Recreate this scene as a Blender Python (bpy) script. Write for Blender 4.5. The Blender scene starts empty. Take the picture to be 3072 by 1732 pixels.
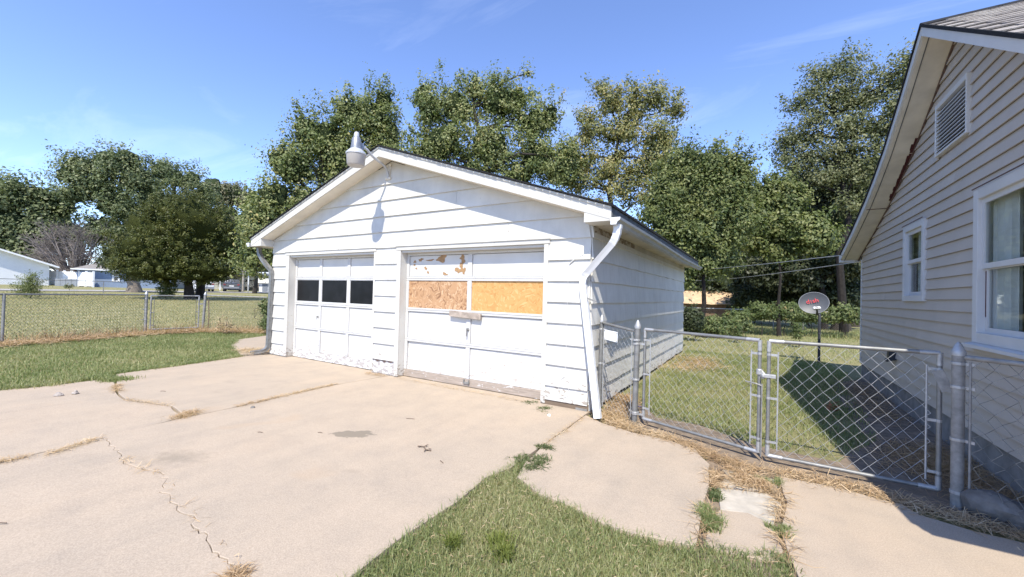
import bpy, bmesh, math, random
import numpy as np
from mathutils import Vector, Matrix

random.seed(7)
RNG = np.random.default_rng(7)
sc = bpy.context.scene
COL = sc.collection

# ------------------------------------------------------------------ camera, sky, sun, exposure
CAM = np.array((1.902, -5.159, 1.521))
FOC = 1222.16 / 3072.0                       # focal length in image widths
YAW, PITCH, ROLL = 0.54371, 0.01345, 0.02654
_cy, _sy, _cp, _sp = math.cos(YAW), math.sin(YAW), math.cos(PITCH), math.sin(PITCH)
FWD = np.array((-_sy * _cp, _cy * _cp, _sp))
_r = np.array((_cy, _sy, 0.0))
_u = np.cross(_r, FWD)
RIGHT = math.cos(ROLL) * _r + math.sin(ROLL) * _u
UP = -math.sin(ROLL) * _r + math.cos(ROLL) * _u
cd = bpy.data.cameras.new('camera')
cd.sensor_width = 36.0
cd.lens = 36.0 * FOC
cd.clip_start = 0.05
cd.clip_end = 2000.0
cam = bpy.data.objects.new('camera', cd)
COL.objects.link(cam)
m = Matrix.Identity(4)
for i in range(3):
    m[i][0], m[i][1], m[i][2], m[i][3] = RIGHT[i], UP[i], -FWD[i], CAM[i]
cam.matrix_world = m
sc.camera = cam

SUN_DIR = Vector((-0.36, 1.0, -1.40)).normalized()
SUN_EL = math.asin(-SUN_DIR.z)
world = bpy.data.worlds.new('World')
sc.world = world
world.use_nodes = True
wn, wl = world.node_tree.nodes, world.node_tree.links
wn.clear()
wout = wn.new('ShaderNodeOutputWorld')
wbg = wn.new('ShaderNodeBackground')
wbg.inputs['Strength'].default_value = 0.135
sky = wn.new('ShaderNodeTexSky')
sky.sky_type = 'NISHITA'
sky.sun_disc = False
sky.sun_elevation = SUN_EL
sky.sun_rotation = math.atan2(-SUN_DIR.x, -SUN_DIR.y)
sky.altitude = 300.0
sky.air_density = 0.85
sky.dust_density = 0.0
sky.ozone_density = 3.0
# thin cirrus, laid out on a high flat layer
tc = wn.new('ShaderNodeTexCoord')
sep = wn.new('ShaderNodeSeparateXYZ')
wl.new(tc.outputs['Generated'], sep.inputs[0])
mx = wn.new('ShaderNodeMath'); mx.operation = 'MAXIMUM'; mx.inputs[1].default_value = 0.06
wl.new(sep.outputs['Z'], mx.inputs[0])
dx = wn.new('ShaderNodeMath'); dx.operation = 'DIVIDE'
dy = wn.new('ShaderNodeMath'); dy.operation = 'DIVIDE'
wl.new(sep.outputs['X'], dx.inputs[0]); wl.new(mx.outputs[0], dx.inputs[1])
wl.new(sep.outputs['Y'], dy.inputs[0]); wl.new(mx.outputs[0], dy.inputs[1])
cmb = wn.new('ShaderNodeCombineXYZ')
wl.new(dx.outputs[0], cmb.inputs[0]); wl.new(dy.outputs[0], cmb.inputs[1])
mp = wn.new('ShaderNodeMapping')
mp.inputs['Rotation'].default_value = (0, 0, math.radians(28))
mp.inputs['Scale'].default_value = (0.35, 1.15, 1)
mp.inputs['Location'].default_value = (12.3, 3.8, 0)
wl.new(cmb.outputs[0], mp.inputs[0])
cn = wn.new('ShaderNodeTexNoise')
cn.inputs['Scale'].default_value = 1.1
cn.inputs['Detail'].default_value = 7.0
cn.inputs['Roughness'].default_value = 0.62
cn.inputs['Distortion'].default_value = 0.9
wl.new(mp.outputs[0], cn.inputs['Vector'])
cr = wn.new('ShaderNodeMapRange')
cr.inputs['From Min'].default_value = 0.54
cr.inputs['From Max'].default_value = 0.86
cr.inputs['To Max'].default_value = 0.17
wl.new(cn.outputs['Fac'], cr.inputs['Value'])
cmix = wn.new('ShaderNodeMix'); cmix.data_type = 'RGBA'
[i for i in cmix.inputs if i.name == 'B' and i.type == 'RGBA'][0].default_value = (6.6, 7.0, 7.6, 1)
wl.new(cr.outputs['Result'], cmix.inputs['Factor'])
wtint = wn.new('ShaderNodeMix'); wtint.data_type = 'RGBA'; wtint.blend_type = 'MULTIPLY'
wtint.inputs['Factor'].default_value = 1.0
[i for i in wtint.inputs if i.name == 'B' and i.type == 'RGBA'][0].default_value = (0.975, 0.96, 1.105, 1)      # the camera's cool white balance
wl.new(sky.outputs['Color'], [i for i in wtint.inputs if i.name == 'A' and i.type == 'RGBA'][0])
wl.new([o for o in wtint.outputs if o.type == 'RGBA'][0], [i for i in cmix.inputs if i.name == 'A' and i.type == 'RGBA'][0])
wl.new([o for o in cmix.outputs if o.type == 'RGBA'][0], wbg.inputs['Color'])
wl.new(wbg.outputs[0], wout.inputs['Surface'])

sd = bpy.data.lights.new('sun', 'SUN')
sd.energy = 3.0
sd.angle = math.radians(0.53)
sd.color = (1.0, 0.94, 0.81)
sun = bpy.data.objects.new('sun', sd)
COL.objects.link(sun)
sun.rotation_euler = SUN_DIR.to_track_quat('-Z', 'Y').to_euler()
sun.location = (0, -20, 40)
sc.view_settings.view_transform = 'Standard'
sc.view_settings.look = 'None'
sc.view_settings.exposure = 1.2
sc.view_settings.gamma = 1.0


# ------------------------------------------------------------------ helpers
def ray(px, py):
    """direction of a photograph pixel (2575 px wide view) from the surveyed camera"""
    s = 3072.0 / 2575.0
    d = (px * s - 1536) * RIGHT - (py * s - 866) * UP + 1222.16 * FWD
    return d / np.linalg.norm(d)


def at(px, py, dist):
    d = ray(px, py)
    return CAM + d * dist / math.hypot(d[0], d[1])


def axial(P):
    return float((np.asarray(P) - CAM) @ FWD)


def T(x):
    """terrain height: level yard, rising gently to the west"""
    t = -x - 8.0
    if t < -4: return 0.0
    return 0.0165 * (t if t > 4 else (t + 4) ** 2 / 16)


def Tn(x):
    t = -x - 8.0
    return 0.0165 * np.where(t > 4, t, np.where(t < -4, 0.0, (t + 4) ** 2 / 16))


ORG = {}


def tag(o, label=None, cat=None, group=None, kind=None):
    if label: o['label'] = label
    if cat: o['category'] = cat
    if group: o['group'] = group
    if kind: o['kind'] = kind
    return o


def thing(name, label, cat, loc=(0, 0, 0), rotz=None, group=None):
    o = bpy.data.objects.new(name, None)
    o.empty_display_size = 0.2
    COL.objects.link(o)
    o.location = loc
    if rotz is None:
        ORG[o.name] = np.array(loc, float)
    else:
        o.rotation_euler = (0, 0, rotz)
        ORG[o.name] = np.zeros(3)
    return tag(o, label, cat, group)


class MB:
    def __init__(s):
        s.v = []; s.f = []

    def add(s, vs, fs):
        n = len(s.v)
        s.v += [tuple(map(float, v)) for v in vs]
        s.f += [tuple(i + n for i in f) for f in fs]
        return s

    def box(s, lo, hi):
        x0, y0, z0 = lo; x1, y1, z1 = hi
        return s.add([(x0, y0, z0), (x1, y0, z0), (x1, y1, z0), (x0, y1, z0), (x0, y0, z1), (x1, y0, z1), (x1, y1, z1), (x0, y1, z1)],
                     [(0, 3, 2, 1), (4, 5, 6, 7), (0, 1, 5, 4), (1, 2, 6, 5), (2, 3, 7, 6), (3, 0, 4, 7)])

    def hexa(s, vs):
        """8 corners: bottom loop then top loop"""
        return s.add(vs, [(0, 3, 2, 1), (4, 5, 6, 7), (0, 1, 5, 4), (1, 2, 6, 5), (2, 3, 7, 6), (3, 0, 4, 7)])

    def prism(s, loop, d):
        """loop of 3-D points extruded by vector d"""
        n = len(loop)
        d = np.asarray(d, float)
        vs = [np.asarray(p, float) for p in loop]
        vs = vs + [p + d for p in vs]
        fs = [tuple(range(n))[::-1], tuple(range(n, 2 * n))]
        fs += [(i, (i + 1) % n, n + (i + 1) % n, n + i) for i in range(n)]
        return s.add(vs, fs)

    def tube(s, path, rad, sides=8, cap=True):
        P = [np.asarray(p, float) for p in path]
        n = len(P)
        if not hasattr(rad, '__len__'): rad = [rad] * n
        vs = []; fs = []
        prev = None
        for i in range(n):
            t = P[min(i + 1, n - 1)] - P[max(i - 1, 0)]
            t = t / (np.linalg.norm(t) + 1e-12)
            if prev is None:
                a = np.array((0, 0, 1.0)) if abs(t[2]) < 0.9 else np.array((1.0, 0, 0))
                b = np.cross(t, a)
            else:
                b = prev - t * (prev @ t)
            b /= np.linalg.norm(b) + 1e-12
            prev = b
            c = np.cross(t, b)
            for k in range(sides):
                an = 2 * math.pi * k / sides
                vs.append(P[i] + rad[i] * (math.cos(an) * b + math.sin(an) * c))
        for i in range(n - 1):
            for k in range(sides):
                k2 = (k + 1) % sides
                fs.append((i * sides + k, i * sides + k2, (i + 1) * sides + k2, (i + 1) * sides + k))
        if cap:
            fs.append(tuple(range(sides))[::-1])
            fs.append(tuple((n - 1) * sides + k for k in range(sides)))
        return s.add(vs, fs)

    def lathe(s, prof, c, sides=24, axis=(0, 0, 1)):
        """prof: (radius, height) pairs turned about axis through c"""
        ax = Vector(axis).normalized()
        q = Vector((0, 0, 1)).rotation_difference(ax)
        vs = []; fs = []
        n = len(prof)
        for r, h in prof:
            for k in range(sides):
                a = 2 * math.pi * k / sides
                p = q @ Vector((r * math.cos(a), r * math.sin(a), h))
                vs.append((p.x + c[0], p.y + c[1], p.z + c[2]))
        for i in range(n - 1):
            for k in range(sides):
                k2 = (k + 1) % sides
                fs.append((i * sides + k, i * sides + k2, (i + 1) * sides + k2, (i + 1) * sides + k))
        fs.append(tuple(range(sides))[::-1])
        fs.append(tuple((n - 1) * sides + k for k in range(sides)))
        return s.add(vs, fs)

    def bar(s, a, b, w, h, up=(0, 0, 1)):
        """rectangular bar from a to b, w across, h along up"""
        a = np.asarray(a, float); b = np.asarray(b, float)
        t = b - a; t /= np.linalg.norm(t)
        u = np.asarray(up, float); u = u - t * (u @ t); u /= np.linalg.norm(u)
        c = np.cross(t, u)
        vs = []
        for p in (a, b):
            for sx, sy in ((-1, -1), (1, -1), (1, 1), (-1, 1)):
                vs.append(p + c * sx * w / 2 + u * sy * h / 2)
        return s.hexa(vs)

    def build(s, name, mat, parent=None, smooth=False, bevel=0.0):
        off = ORG.get(parent.name, np.zeros(3)) if parent else np.zeros(3)
        me = bpy.data.meshes.new(name)
        me.from_pydata([(v[0] - off[0], v[1] - off[1], v[2] - off[2]) for v in s.v], [], s.f)
        bm = bmesh.new(); bm.from_mesh(me)
        bmesh.ops.recalc_face_normals(bm, faces=bm.faces)
        if bevel > 0:
            es = [e for e in bm.edges if len(e.link_faces) == 2 and e.calc_face_angle(0) > 0.6]
            bmesh.ops.bevel(bm, geom=es, offset=bevel, segments=1, profile=0.5, affect='EDGES', clamp_overlap=True)
        bm.to_mesh(me); bm.free()
        me.materials.append(mat)
        if smooth:
            me.polygons.foreach_set('use_smooth', [True] * len(me.polygons))
            me.set_sharp_from_angle(angle=math.radians(40))
        o = bpy.data.objects.new(name, me)
        COL.objects.link(o)
        if parent:
            o.parent = parent
            ORG[o.name] = off
        else:
            ORG[o.name] = np.zeros(3)
        return o


def big_mesh(name, verts, faces_n, mat, parent=None, rnd=None, smooth=False):
    """numpy verts (N,3) and faces as an (M,k) array"""
    off = ORG.get(parent.name, np.zeros(3)) if parent else np.zeros(3)
    me = bpy.data.meshes.new(name)
    verts = np.asarray(verts, np.float32) - off.astype(np.float32)
    if not isinstance(faces_n, (list, tuple)): faces_n = [faces_n]
    tot = sum(len(f) for f in faces_n); loops = sum(f.size for f in faces_n)
    me.vertices.add(len(verts)); me.vertices.foreach_set('co', verts.ravel())
    me.loops.add(loops); me.polygons.add(tot)
    me.loops.foreach_set('vertex_index', np.concatenate([f.ravel() for f in faces_n]).astype(np.int32))
    st = []; c = 0
    for f in faces_n:
        st.append(c + np.arange(len(f)) * f.shape[1]); c += f.size
    me.polygons.foreach_set('loop_start', np.concatenate(st).astype(np.int32))
    if rnd is not None:
        a = me.attributes.new('rnd', 'FLOAT', 'POINT')
        a.data.foreach_set('value', np.asarray(rnd, np.float32))
    me.update(calc_edges=True); me.validate()
    if smooth: me.polygons.foreach_set('use_smooth', [True] * len(me.polygons))
    me.materials.append(mat)
    o = bpy.data.objects.new(name, me)
    COL.objects.link(o)
    if parent:
        o.parent = parent
        ORG[o.name] = off
    else:
        ORG[o.name] = np.zeros(3)
    return o


# ------------------------------------------------------------------ materials
def new_mat(name, color=(0.8, 0.8, 0.8), rough=0.6, metal=0.0, spec=0.4):
    m = bpy.data.materials.new(name); m.use_nodes = True
    b = m.node_tree.nodes['Principled BSDF']
    b.inputs['Base Color'].default_value = (*color, 1)
    b.inputs['Roughness'].default_value = rough
    b.inputs['Metallic'].default_value = metal
    b.inputs['Specular IOR Level'].default_value = spec
    return m, m.node_tree.nodes, m.node_tree.links, b


def coords(n, l, scale=(1, 1, 1), rot=(0, 0, 0), src='Object'):
    t = n.new('ShaderNodeTexCoord'); mp = n.new('ShaderNodeMapping')
    mp.inputs['Scale'].default_value = scale; mp.inputs['Rotation'].default_value = rot
    l.new(t.outputs[src], mp.inputs[0])
    return mp.outputs[0]


def noise(n, l, vec, scale, detail=4, rough=0.55, dist=0.0):
    t = n.new('ShaderNodeTexNoise')
    t.inputs['Scale'].default_value = scale; t.inputs['Detail'].default_value = detail
    t.inputs['Roughness'].default_value = rough; t.inputs['Distortion'].default_value = dist
    l.new(vec, t.inputs['Vector'])
    return t.outputs['Fac']


def ramp(n, l, fac, stops, interp='LINEAR'):
    r = n.new('ShaderNodeValToRGB'); r.color_ramp.interpolation = interp
    el = r.color_ramp.elements
    while len(el) < len(stops): el.new(0.5)
    for e, (p, c) in zip(el, stops):
        e.position = p
        e.color = (*c, 1) if hasattr(c, '__len__') else (c, c, c, 1)
    l.new(fac, r.inputs[0])
    return r.outputs[0]


def mix(n, l, fac, a, b, mode='MIX'):
    x = n.new('ShaderNodeMix'); x.data_type = 'RGBA'; x.blend_type = mode
    for k, v in (('Factor', fac), ('A', a), ('B', b)):
        s = [i for i in x.inputs if i.name == k and (i.type == ('VALUE' if k == 'Factor' else 'RGBA'))][0]
        if hasattr(v, 'is_output'): l.new(v, s)
        elif k == 'Factor': s.default_value = v
        else: s.default_value = (*v, 1)
    return [o for o in x.outputs if o.type == 'RGBA'][0]


def bump(n, l, b, h, strength=0.3, dist=0.01):
    bp = n.new('ShaderNodeBump'); bp.inputs['Strength'].default_value = strength; bp.inputs['Distance'].default_value = dist
    l.new(h, bp.inputs['Height']); l.new(bp.outputs[0], b.inputs['Normal'])


def simple(name, color, rough=0.6, metal=0.0, var=0.12, scale=6.0, bmp=0.0, spec=0.4):
    m, n, l, b = new_mat(name, color, rough, metal, spec)
    v = coords(n, l)
    f = noise(n, l, v, scale, 5)
    lo = tuple(c * (1 - var) for c in color); hi = tuple(min(1, c * (1 + var)) for c in color)
    l.new(ramp(n, l, f, [(0.3, lo), (0.7, hi)]), b.inputs['Base Color'])
    if bmp: bump(n, l, b, noise(n, l, v, scale * 12, 3), bmp, 0.004)
    return m


def painted(name, color, wood=(0.33, 0.29, 0.25), peel=0.66, low=None, streak=0.0, scale=9.0, grime=0.12):
    """old house paint: grime, peeled flakes and, if low is given, more wear below that height"""
    m, n, l, b = new_mat(name, color, 0.55, 0, 0.35)
    v = coords(n, l)
    g = noise(n, l, v, 2.3, 6, 0.6)
    c = ramp(n, l, g, [(0.25, tuple(x * (1 - grime) for x in color)), (0.65, color)])
    if streak:
        vs = coords(n, l, (5.0, 5.0, 0.55))
        s = noise(n, l, vs, 2.2, 6, 0.65)
        vb = noise(n, l, v, 0.5, 2)
        sf = n.new('ShaderNodeMath'); sf.operation = 'MULTIPLY'
        l.new(ramp(n, l, s, [(0.46, 0.0), (0.72, 1.0)]), sf.inputs[0]); l.new(ramp(n, l, vb, [(0.4, 0.15), (0.62, 1.0)]), sf.inputs[1])
        sm = n.new('ShaderNodeMath'); sm.operation = 'MULTIPLY'; sm.inputs[1].default_value = streak
        l.new(sf.outputs[0], sm.inputs[0])
        c = mix(n, l, sm.outputs[0], c, (0.36, 0.31, 0.25))
    oi = n.new('ShaderNodeObjectInfo')
    c = mix(n, l, 1.0, c, ramp(n, l, oi.outputs['Random'], [(0.0, (0.93, 0.925, 0.915)), (1.0, (1.0, 1.0, 1.0))]), 'MULTIPLY')
    vp = coords(n, l, (1.0, 1.0, 2.2))
    p = noise(n, l, vp, scale, 8, 0.62, 0.4)
    if low is not None:
        sx = n.new('ShaderNodeSeparateXYZ'); l.new(v, sx.inputs[0])
        mr = n.new('ShaderNodeMapRange')
        mr.inputs['From Min'].default_value = 0.0; mr.inputs['From Max'].default_value = low
        mr.inputs['To Min'].default_value = 0.17; mr.inputs['To Max'].default_value = 0.0
        l.new(sx.outputs['Z'], mr.inputs['Value'])
        ad = n.new('ShaderNodeMath'); ad.operation = 'ADD'
        l.new(p, ad.inputs[0]); l.new(mr.outputs[0], ad.inputs[1]); p = ad.outputs[0]
    pf = ramp(n, l, p, [(peel, 0.0), (peel + 0.025, 1.0)])
    w = noise(n, l, coords(n, l, (1, 1, 14)), 6, 4)
    wc = ramp(n, l, w, [(0.3, tuple(x * 0.75 for x in wood)), (0.7, tuple(x * 1.2 for x in wood))])
    c = mix(n, l, pf, c, wc)
    l.new(c, b.inputs['Base Color'])
    inv = n.new('ShaderNodeMath'); inv.operation = 'SUBTRACT'; inv.inputs[0].default_value = 1.0
    l.new(pf, inv.inputs[1])
    bump(n, l, b, inv.outputs[0], 0.35, 0.003)
    return m


def leaf_mat(name, stops, trans=0.3):
    m = bpy.data.materials.new(name); m.use_nodes = True
    n, l = m.node_tree.nodes, m.node_tree.links
    n.clear()
    out = n.new('ShaderNodeOutputMaterial')
    a = n.new('ShaderNodeAttribute'); a.attribute_name = 'rnd'
    c = ramp(n, l, a.outputs['Fac'], stops)
    d = n.new('ShaderNodeBsdfPrincipled'); d.inputs['Roughness'].default_value = 0.5; d.inputs['Specular IOR Level'].default_value = 0.35
    t = n.new('ShaderNodeBsdfTranslucent')
    l.new(c, d.inputs['Base Color'])
    l.new(mix(n, l, 1.0, c, (1.0, 1.15, 0.5), 'MULTIPLY'), t.inputs['Color'])
    ms = n.new('ShaderNodeMixShader'); ms.inputs[0].default_value = trans
    l.new(d.outputs[0], ms.inputs[1]); l.new(t.outputs[0], ms.inputs[2]); l.new(ms.outputs[0], out.inputs['Surface'])
    return m


M = {}
M['white'] = painted('old_white_paint', (0.655, 0.64, 0.605), peel=0.69, low=0.6, grime=0.2, streak=0.12)
M['white_side'] = painted('mildewed_white_paint', (0.72, 0.705, 0.67), peel=0.70, low=0.5, streak=0.32, grime=0.16)
M['trim'] = painted('cracked_trim_paint', (0.63, 0.612, 0.57), peel=0.665, low=0.4, scale=14)
M['door'] = painted('flaking_door_paint', (0.655, 0.645, 0.62), wood=(0.50, 0.44, 0.39), peel=0.685, low=0.75, scale=11)
M['door_rail'] = painted('flaking_rail_paint', (0.60, 0.595, 0.585), wood=(0.42, 0.40, 0.39), peel=0.64, low=0.5, scale=16)
M['bottom_wood'] = painted('peeling_bottom_rail', (0.70, 0.69, 0.68), wood=(0.40, 0.37, 0.35), peel=0.50, scale=9)
M['bottom_bare'] = painted('bare_bottom_rail', (0.66, 0.65, 0.64), wood=(0.36, 0.30, 0.25), peel=0.36, scale=7)
M['soffit'] = simple('bounce_warm_soffit', (0.75, 0.70, 0.61), 0.7, var=0.1, scale=3)  # white soffit with warm bounce light put into its colour
M['old_soffit'] = painted('stained_soffit', (0.62, 0.57, 0.50), wood=(0.30, 0.24, 0.18), peel=0.62, scale=5, grime=0.3)
M['brown_bare'] = simple('bare_hardboard', (0.36, 0.22, 0.11), 0.85, var=0.2, scale=30)
M['shingle_dark'] = simple('dark_shingle', (0.014, 0.014, 0.015), 0.95, var=0.35, scale=40, bmp=0.4)
M['fascia_dark'] = simple('weathered_fascia', (0.10, 0.11, 0.115), 0.8, var=0.35, scale=5)
M['gutter'] = simple('shaded_white_gutter', (0.36, 0.37, 0.38), 0.4, var=0.12, scale=4)  # white gutter, greyed to carry the shading on its front face
M['spout_white'] = simple('white_downspout', (0.66, 0.67, 0.685), 0.38, var=0.05, scale=5)
M['galv'] = simple('galvanised_steel', (0.25, 0.25, 0.245), 0.58, 0.6, 0.2, 14, 0.1)
M['galv_old'] = simple('weathered_galvanised', (0.27, 0.265, 0.255), 0.65, 0.3, 0.25, 18, 0.15)
M['wire'] = simple('galvanised_wire', (0.45, 0.455, 0.46), 0.5, 0.5, 0.15, 20)
M['wire_old'] = simple('weathered_wire', (0.20, 0.20, 0.19), 0.6, 0.4, 0.2, 20)
M['cast'] = simple('cast_aluminium', (0.42, 0.42, 0.42), 0.5, 0.5, 0.15, 30)
M['black'] = simple('black_rubber', (0.02, 0.02, 0.022), 0.7)
M['wood_grey'] = simple('weathered_board', (0.36, 0.30, 0.25), 0.85, var=0.3, scale=12, bmp=0.3)
M['lens'] = simple('clouded_lens', (0.40, 0.37, 0.345), 0.35, var=0.05, scale=5)
M['lamp_metal'] = simple('lamp_housing', (0.26, 0.27, 0.295), 0.45, 0.5, 0.15, 10)
M['lamp_white'] = simple('lamp_collar', (0.50, 0.51, 0.53), 0.45, 0.2, 0.08, 10)
M['foundation'] = simple('foundation_concrete', (0.23, 0.225, 0.22), 0.9, var=0.25, scale=7, bmp=0.3)
M['house_siding'] = painted('beige_siding', (0.555, 0.498, 0.442), wood=(0.36, 0.32, 0.28), peel=0.78, scale=20, grime=0.1)
M['house_trim'] = painted('house_trim_paint', (0.66, 0.655, 0.65), wood=(0.30, 0.24, 0.22), peel=0.70, scale=16)
M['house_soffit'] = simple('cream_soffit', (0.66, 0.61, 0.53), 0.7, var=0.12, scale=4)
M['rust'] = simple('dark_red_stain', (0.075, 0.018, 0.02), 0.8, var=0.4, scale=30)
M['seam'] = simple('dark_caulk', (0.13, 0.085, 0.07), 0.9, var=0.4, scale=20)
M['lap_shadow'] = simple('lap_shadow_tone', (0.32, 0.27, 0.235), 0.9, var=0.2, scale=8)  # wall core darkened to draw shadow lines in the lap gaps
M['curtain'] = simple('curtain_cloth', (0.75, 0.76, 0.75), 0.9, var=0.08, scale=8)
M['dark_room'] = simple('dark_room', (0.03, 0.03, 0.033), 0.95)
M['plate'] = simple('white_plate', (0.80, 0.82, 0.84), 0.45, var=0.05, scale=20)
M['dish'] = simple('dish_grey', (0.078, 0.084, 0.097), 0.5, 0.0, 0.06, 8, spec=0.5)
M['dish_rim'] = simple('dish_rim', (0.30, 0.31, 0.33), 0.4, 0.0, 0.06, 8)
M['mast'] = simple('mast_grey', (0.045, 0.047, 0.055), 0.5, 0.2, 0.2, 8)
M['red'] = simple('red_print', (0.75, 0.06, 0.07), 0.5)
M['white_plain'] = simple('white_plastic', (0.80, 0.80, 0.80), 0.5, var=0.04)
M['cable'] = simple('cable', (0.42, 0.42, 0.40), 0.7)
M['tan'] = simple('tan_sheet', (0.56, 0.40, 0.25), 0.85, var=0.18, scale=2.5)
M['shed_wall'] = simple('shed_wall', (0.20, 0.13, 0.09), 0.9, var=0.3, scale=4)
M['brown_frieze'] = painted('bare_frieze', (0.52, 0.47, 0.40), wood=(0.24, 0.18, 0.13), peel=0.48, scale=6)
M['rock'] = simple('field_stone', (0.16, 0.15, 0.14), 0.95, var=0.4, scale=9, bmp=0.6)
M['pebble'] = simple('pale_pebble', (0.34, 0.30, 0.27), 0.9, var=0.2, scale=20)
M['stick'] = simple('twig_brown', (0.17, 0.125, 0.09), 0.9)
M['purple'] = simple('purple_scrap', (0.20, 0.17, 0.42), 0.6)
M['dead_leaf'] = simple('dead_leaf', (0.26, 0.11, 0.05), 0.8, var=0.3, scale=30)
M['barn'] = simple('barn_siding', (0.70, 0.71, 0.72), 0.7, var=0.05, scale=1.0)
M['vinyl'] = simple('white_vinyl', (0.80, 0.80, 0.80), 0.5, var=0.03)
M['blue_wall'] = simple('blue_siding', (0.23, 0.29, 0.40), 0.7, var=0.06, scale=2)
M['roof_grey'] = simple('grey_roof', (0.24, 0.22, 0.205), 0.9, var=0.2, scale=6)
M['grey_panel'] = simple('grey_panel', (0.22, 0.24, 0.27), 0.7, var=0.1, scale=2)
M['fence_brown'] = simple('brown_boards', (0.14, 0.105, 0.085), 0.9, var=0.3, scale=3)
M['cream'] = simple('cream_wall', (0.55, 0.53, 0.46), 0.8, var=0.1, scale=2)
M['pole'] = simple('pole_wood', (0.34, 0.30, 0.26), 0.9, var=0.2, scale=5)
M['car_white'] = simple('white_car_paint', (0.72, 0.73, 0.74), 0.25, 0.0, 0.03, 2, spec=0.6)
M['car_grey'] = simple('grey_car_paint', (0.16, 0.165, 0.18), 0.25, 0.4, 0.05, 2, spec=0.6)
M['car_glass'] = simple('car_glass', (0.015, 0.017, 0.02), 0.08, 0.0, 0.05, 2, spec=0.6)
M['tyre'] = simple('tyre', (0.02, 0.02, 0.02), 0.9)
M['rim'] = simple('wheel_rim', (0.5, 0.5, 0.52), 0.35, 0.7)
M['tail'] = simple('tail_lamp', (0.35, 0.02, 0.02), 0.3)
M['road'] = simple('gravel_road', (0.36, 0.34, 0.32), 0.95, var=0.15, scale=1.5)
M['bark'] = simple('bark', (0.05, 0.041, 0.034), 0.95, var=0.35, scale=9, bmp=0.6)
M['bark_dark'] = simple('shaded_bark', (0.022, 0.018, 0.016), 0.95, var=0.35, scale=9, bmp=0.5)  # bark colour darkened for the crown's shade on the limbs
M['bark_pale'] = simple('pale_bark', (0.20, 0.165, 0.135), 0.95, var=0.3, scale=7, bmp=0.5)
M['twig_dead'] = simple('dead_twigs', (0.195, 0.168, 0.15), 0.95, var=0.25, scale=1.2)

m, n, l, b = new_mat('dark_pane', (0.012, 0.012, 0.014), 0.12, 0, 0.18)
f = noise(n, l, coords(n, l), 5, 5)
l.new(ramp(n, l, f, [(0.4, (0.005, 0.005, 0.006)), (0.75, (0.016, 0.016, 0.018))]), b.inputs['Base Color'])
l.new(ramp(n, l, f, [(0.3, 0.3), (0.8, 0.5)]), b.inputs['Roughness'])
M['pane_dark'] = m

m = bpy.data.materials.new('window_glass'); m.use_nodes = True
n, l = m.node_tree.nodes, m.node_tree.links; n.clear()
o_ = n.new('ShaderNodeOutputMaterial'); tr = n.new('ShaderNodeBsdfTransparent'); tr.inputs[0].default_value = (0.88, 0.90, 0.89, 1)
gl = n.new('ShaderNodeBsdfGlossy'); gl.inputs['Roughness'].default_value = 0.03
fr = n.new('ShaderNodeLayerWeight'); fr.inputs['Blend'].default_value = 0.5
ms = n.new('ShaderNodeMixShader'); l.new(ramp(n, l, fr.outputs['Facing'], [(0.0, 0.03), (0.6, 0.07), (0.85, 0.25), (1.0, 0.9)]), ms.inputs[0]); l.new(tr.outputs[0], ms.inputs[1]); l.new(gl.outputs[0], ms.inputs[2]); l.new(ms.outputs[0], o_.inputs[0])
M['glass'] = m


def osb(name, base, dark, chip):
    m, n, l, b = new_mat(name, base, 0.75)
    v = coords(n, l)
    nz = n.new('ShaderNodeTexNoise'); nz.inputs['Scale'].default_value = 6; l.new(v, nz.inputs['Vector'])
    sc_ = n.new('ShaderNodeVectorMath'); sc_.operation = 'SCALE'; sc_.inputs['Scale'].default_value = 0.10
    l.new(nz.outputs['Color'], sc_.inputs[0])
    va = n.new('ShaderNodeVectorMath'); va.operation = 'ADD'; l.new(v, va.inputs[0]); l.new(sc_.outputs[0], va.inputs[1])
    layers = []
    for ang, sx_, sz_ in ((0.45, 9.0, 46.0), (-0.7, 11.0, 52.0), (1.35, 10.0, 44.0)):
        rt = n.new('ShaderNodeMapping'); rt.inputs['Rotation'].default_value = (0, ang, 0); l.new(va.outputs[0], rt.inputs[0])
        mp = n.new('ShaderNodeMapping'); mp.inputs['Scale'].default_value = (sx_, 1.0, sz_); l.new(rt.outputs[0], mp.inputs[0])
        vo = n.new('ShaderNodeTexVoronoi'); vo.inputs['Scale'].default_value = 1.0; l.new(mp.outputs[0], vo.inputs['Vector'])
        sx = n.new('ShaderNodeSeparateColor'); l.new(vo.outputs['Color'], sx.inputs[0])
        layers.append(ramp(n, l, sx.outputs[0], [(0.0, dark), (0.3, base), (0.7, base), (1.0, chip)]))
    pk = n.new('ShaderNodeTexVoronoi'); pk.inputs['Scale'].default_value = 17.0; l.new(va.outputs[0], pk.inputs['Vector'])
    ps = n.new('ShaderNodeSeparateColor'); l.new(pk.outputs['Color'], ps.inputs[0])
    c = mix(n, l, ramp(n, l, ps.outputs[0], [(0.38, 0.0), (0.40, 1.0)], 'CONSTANT'), layers[0], layers[1])
    c = mix(n, l, ramp(n, l, ps.outputs[1], [(0.64, 0.0), (0.66, 1.0)], 'CONSTANT'), c, layers[2])
    l.new(c, b.inputs['Base Color'])
    return m


M['osb_new'] = osb('orange_strand_board', (0.56, 0.315, 0.115), (0.47, 0.245, 0.08), (0.63, 0.40, 0.175))
M['osb_old'] = osb('weathered_strand_board', (0.45, 0.265, 0.14), (0.23, 0.12, 0.062), (0.58, 0.39, 0.24))

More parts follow.
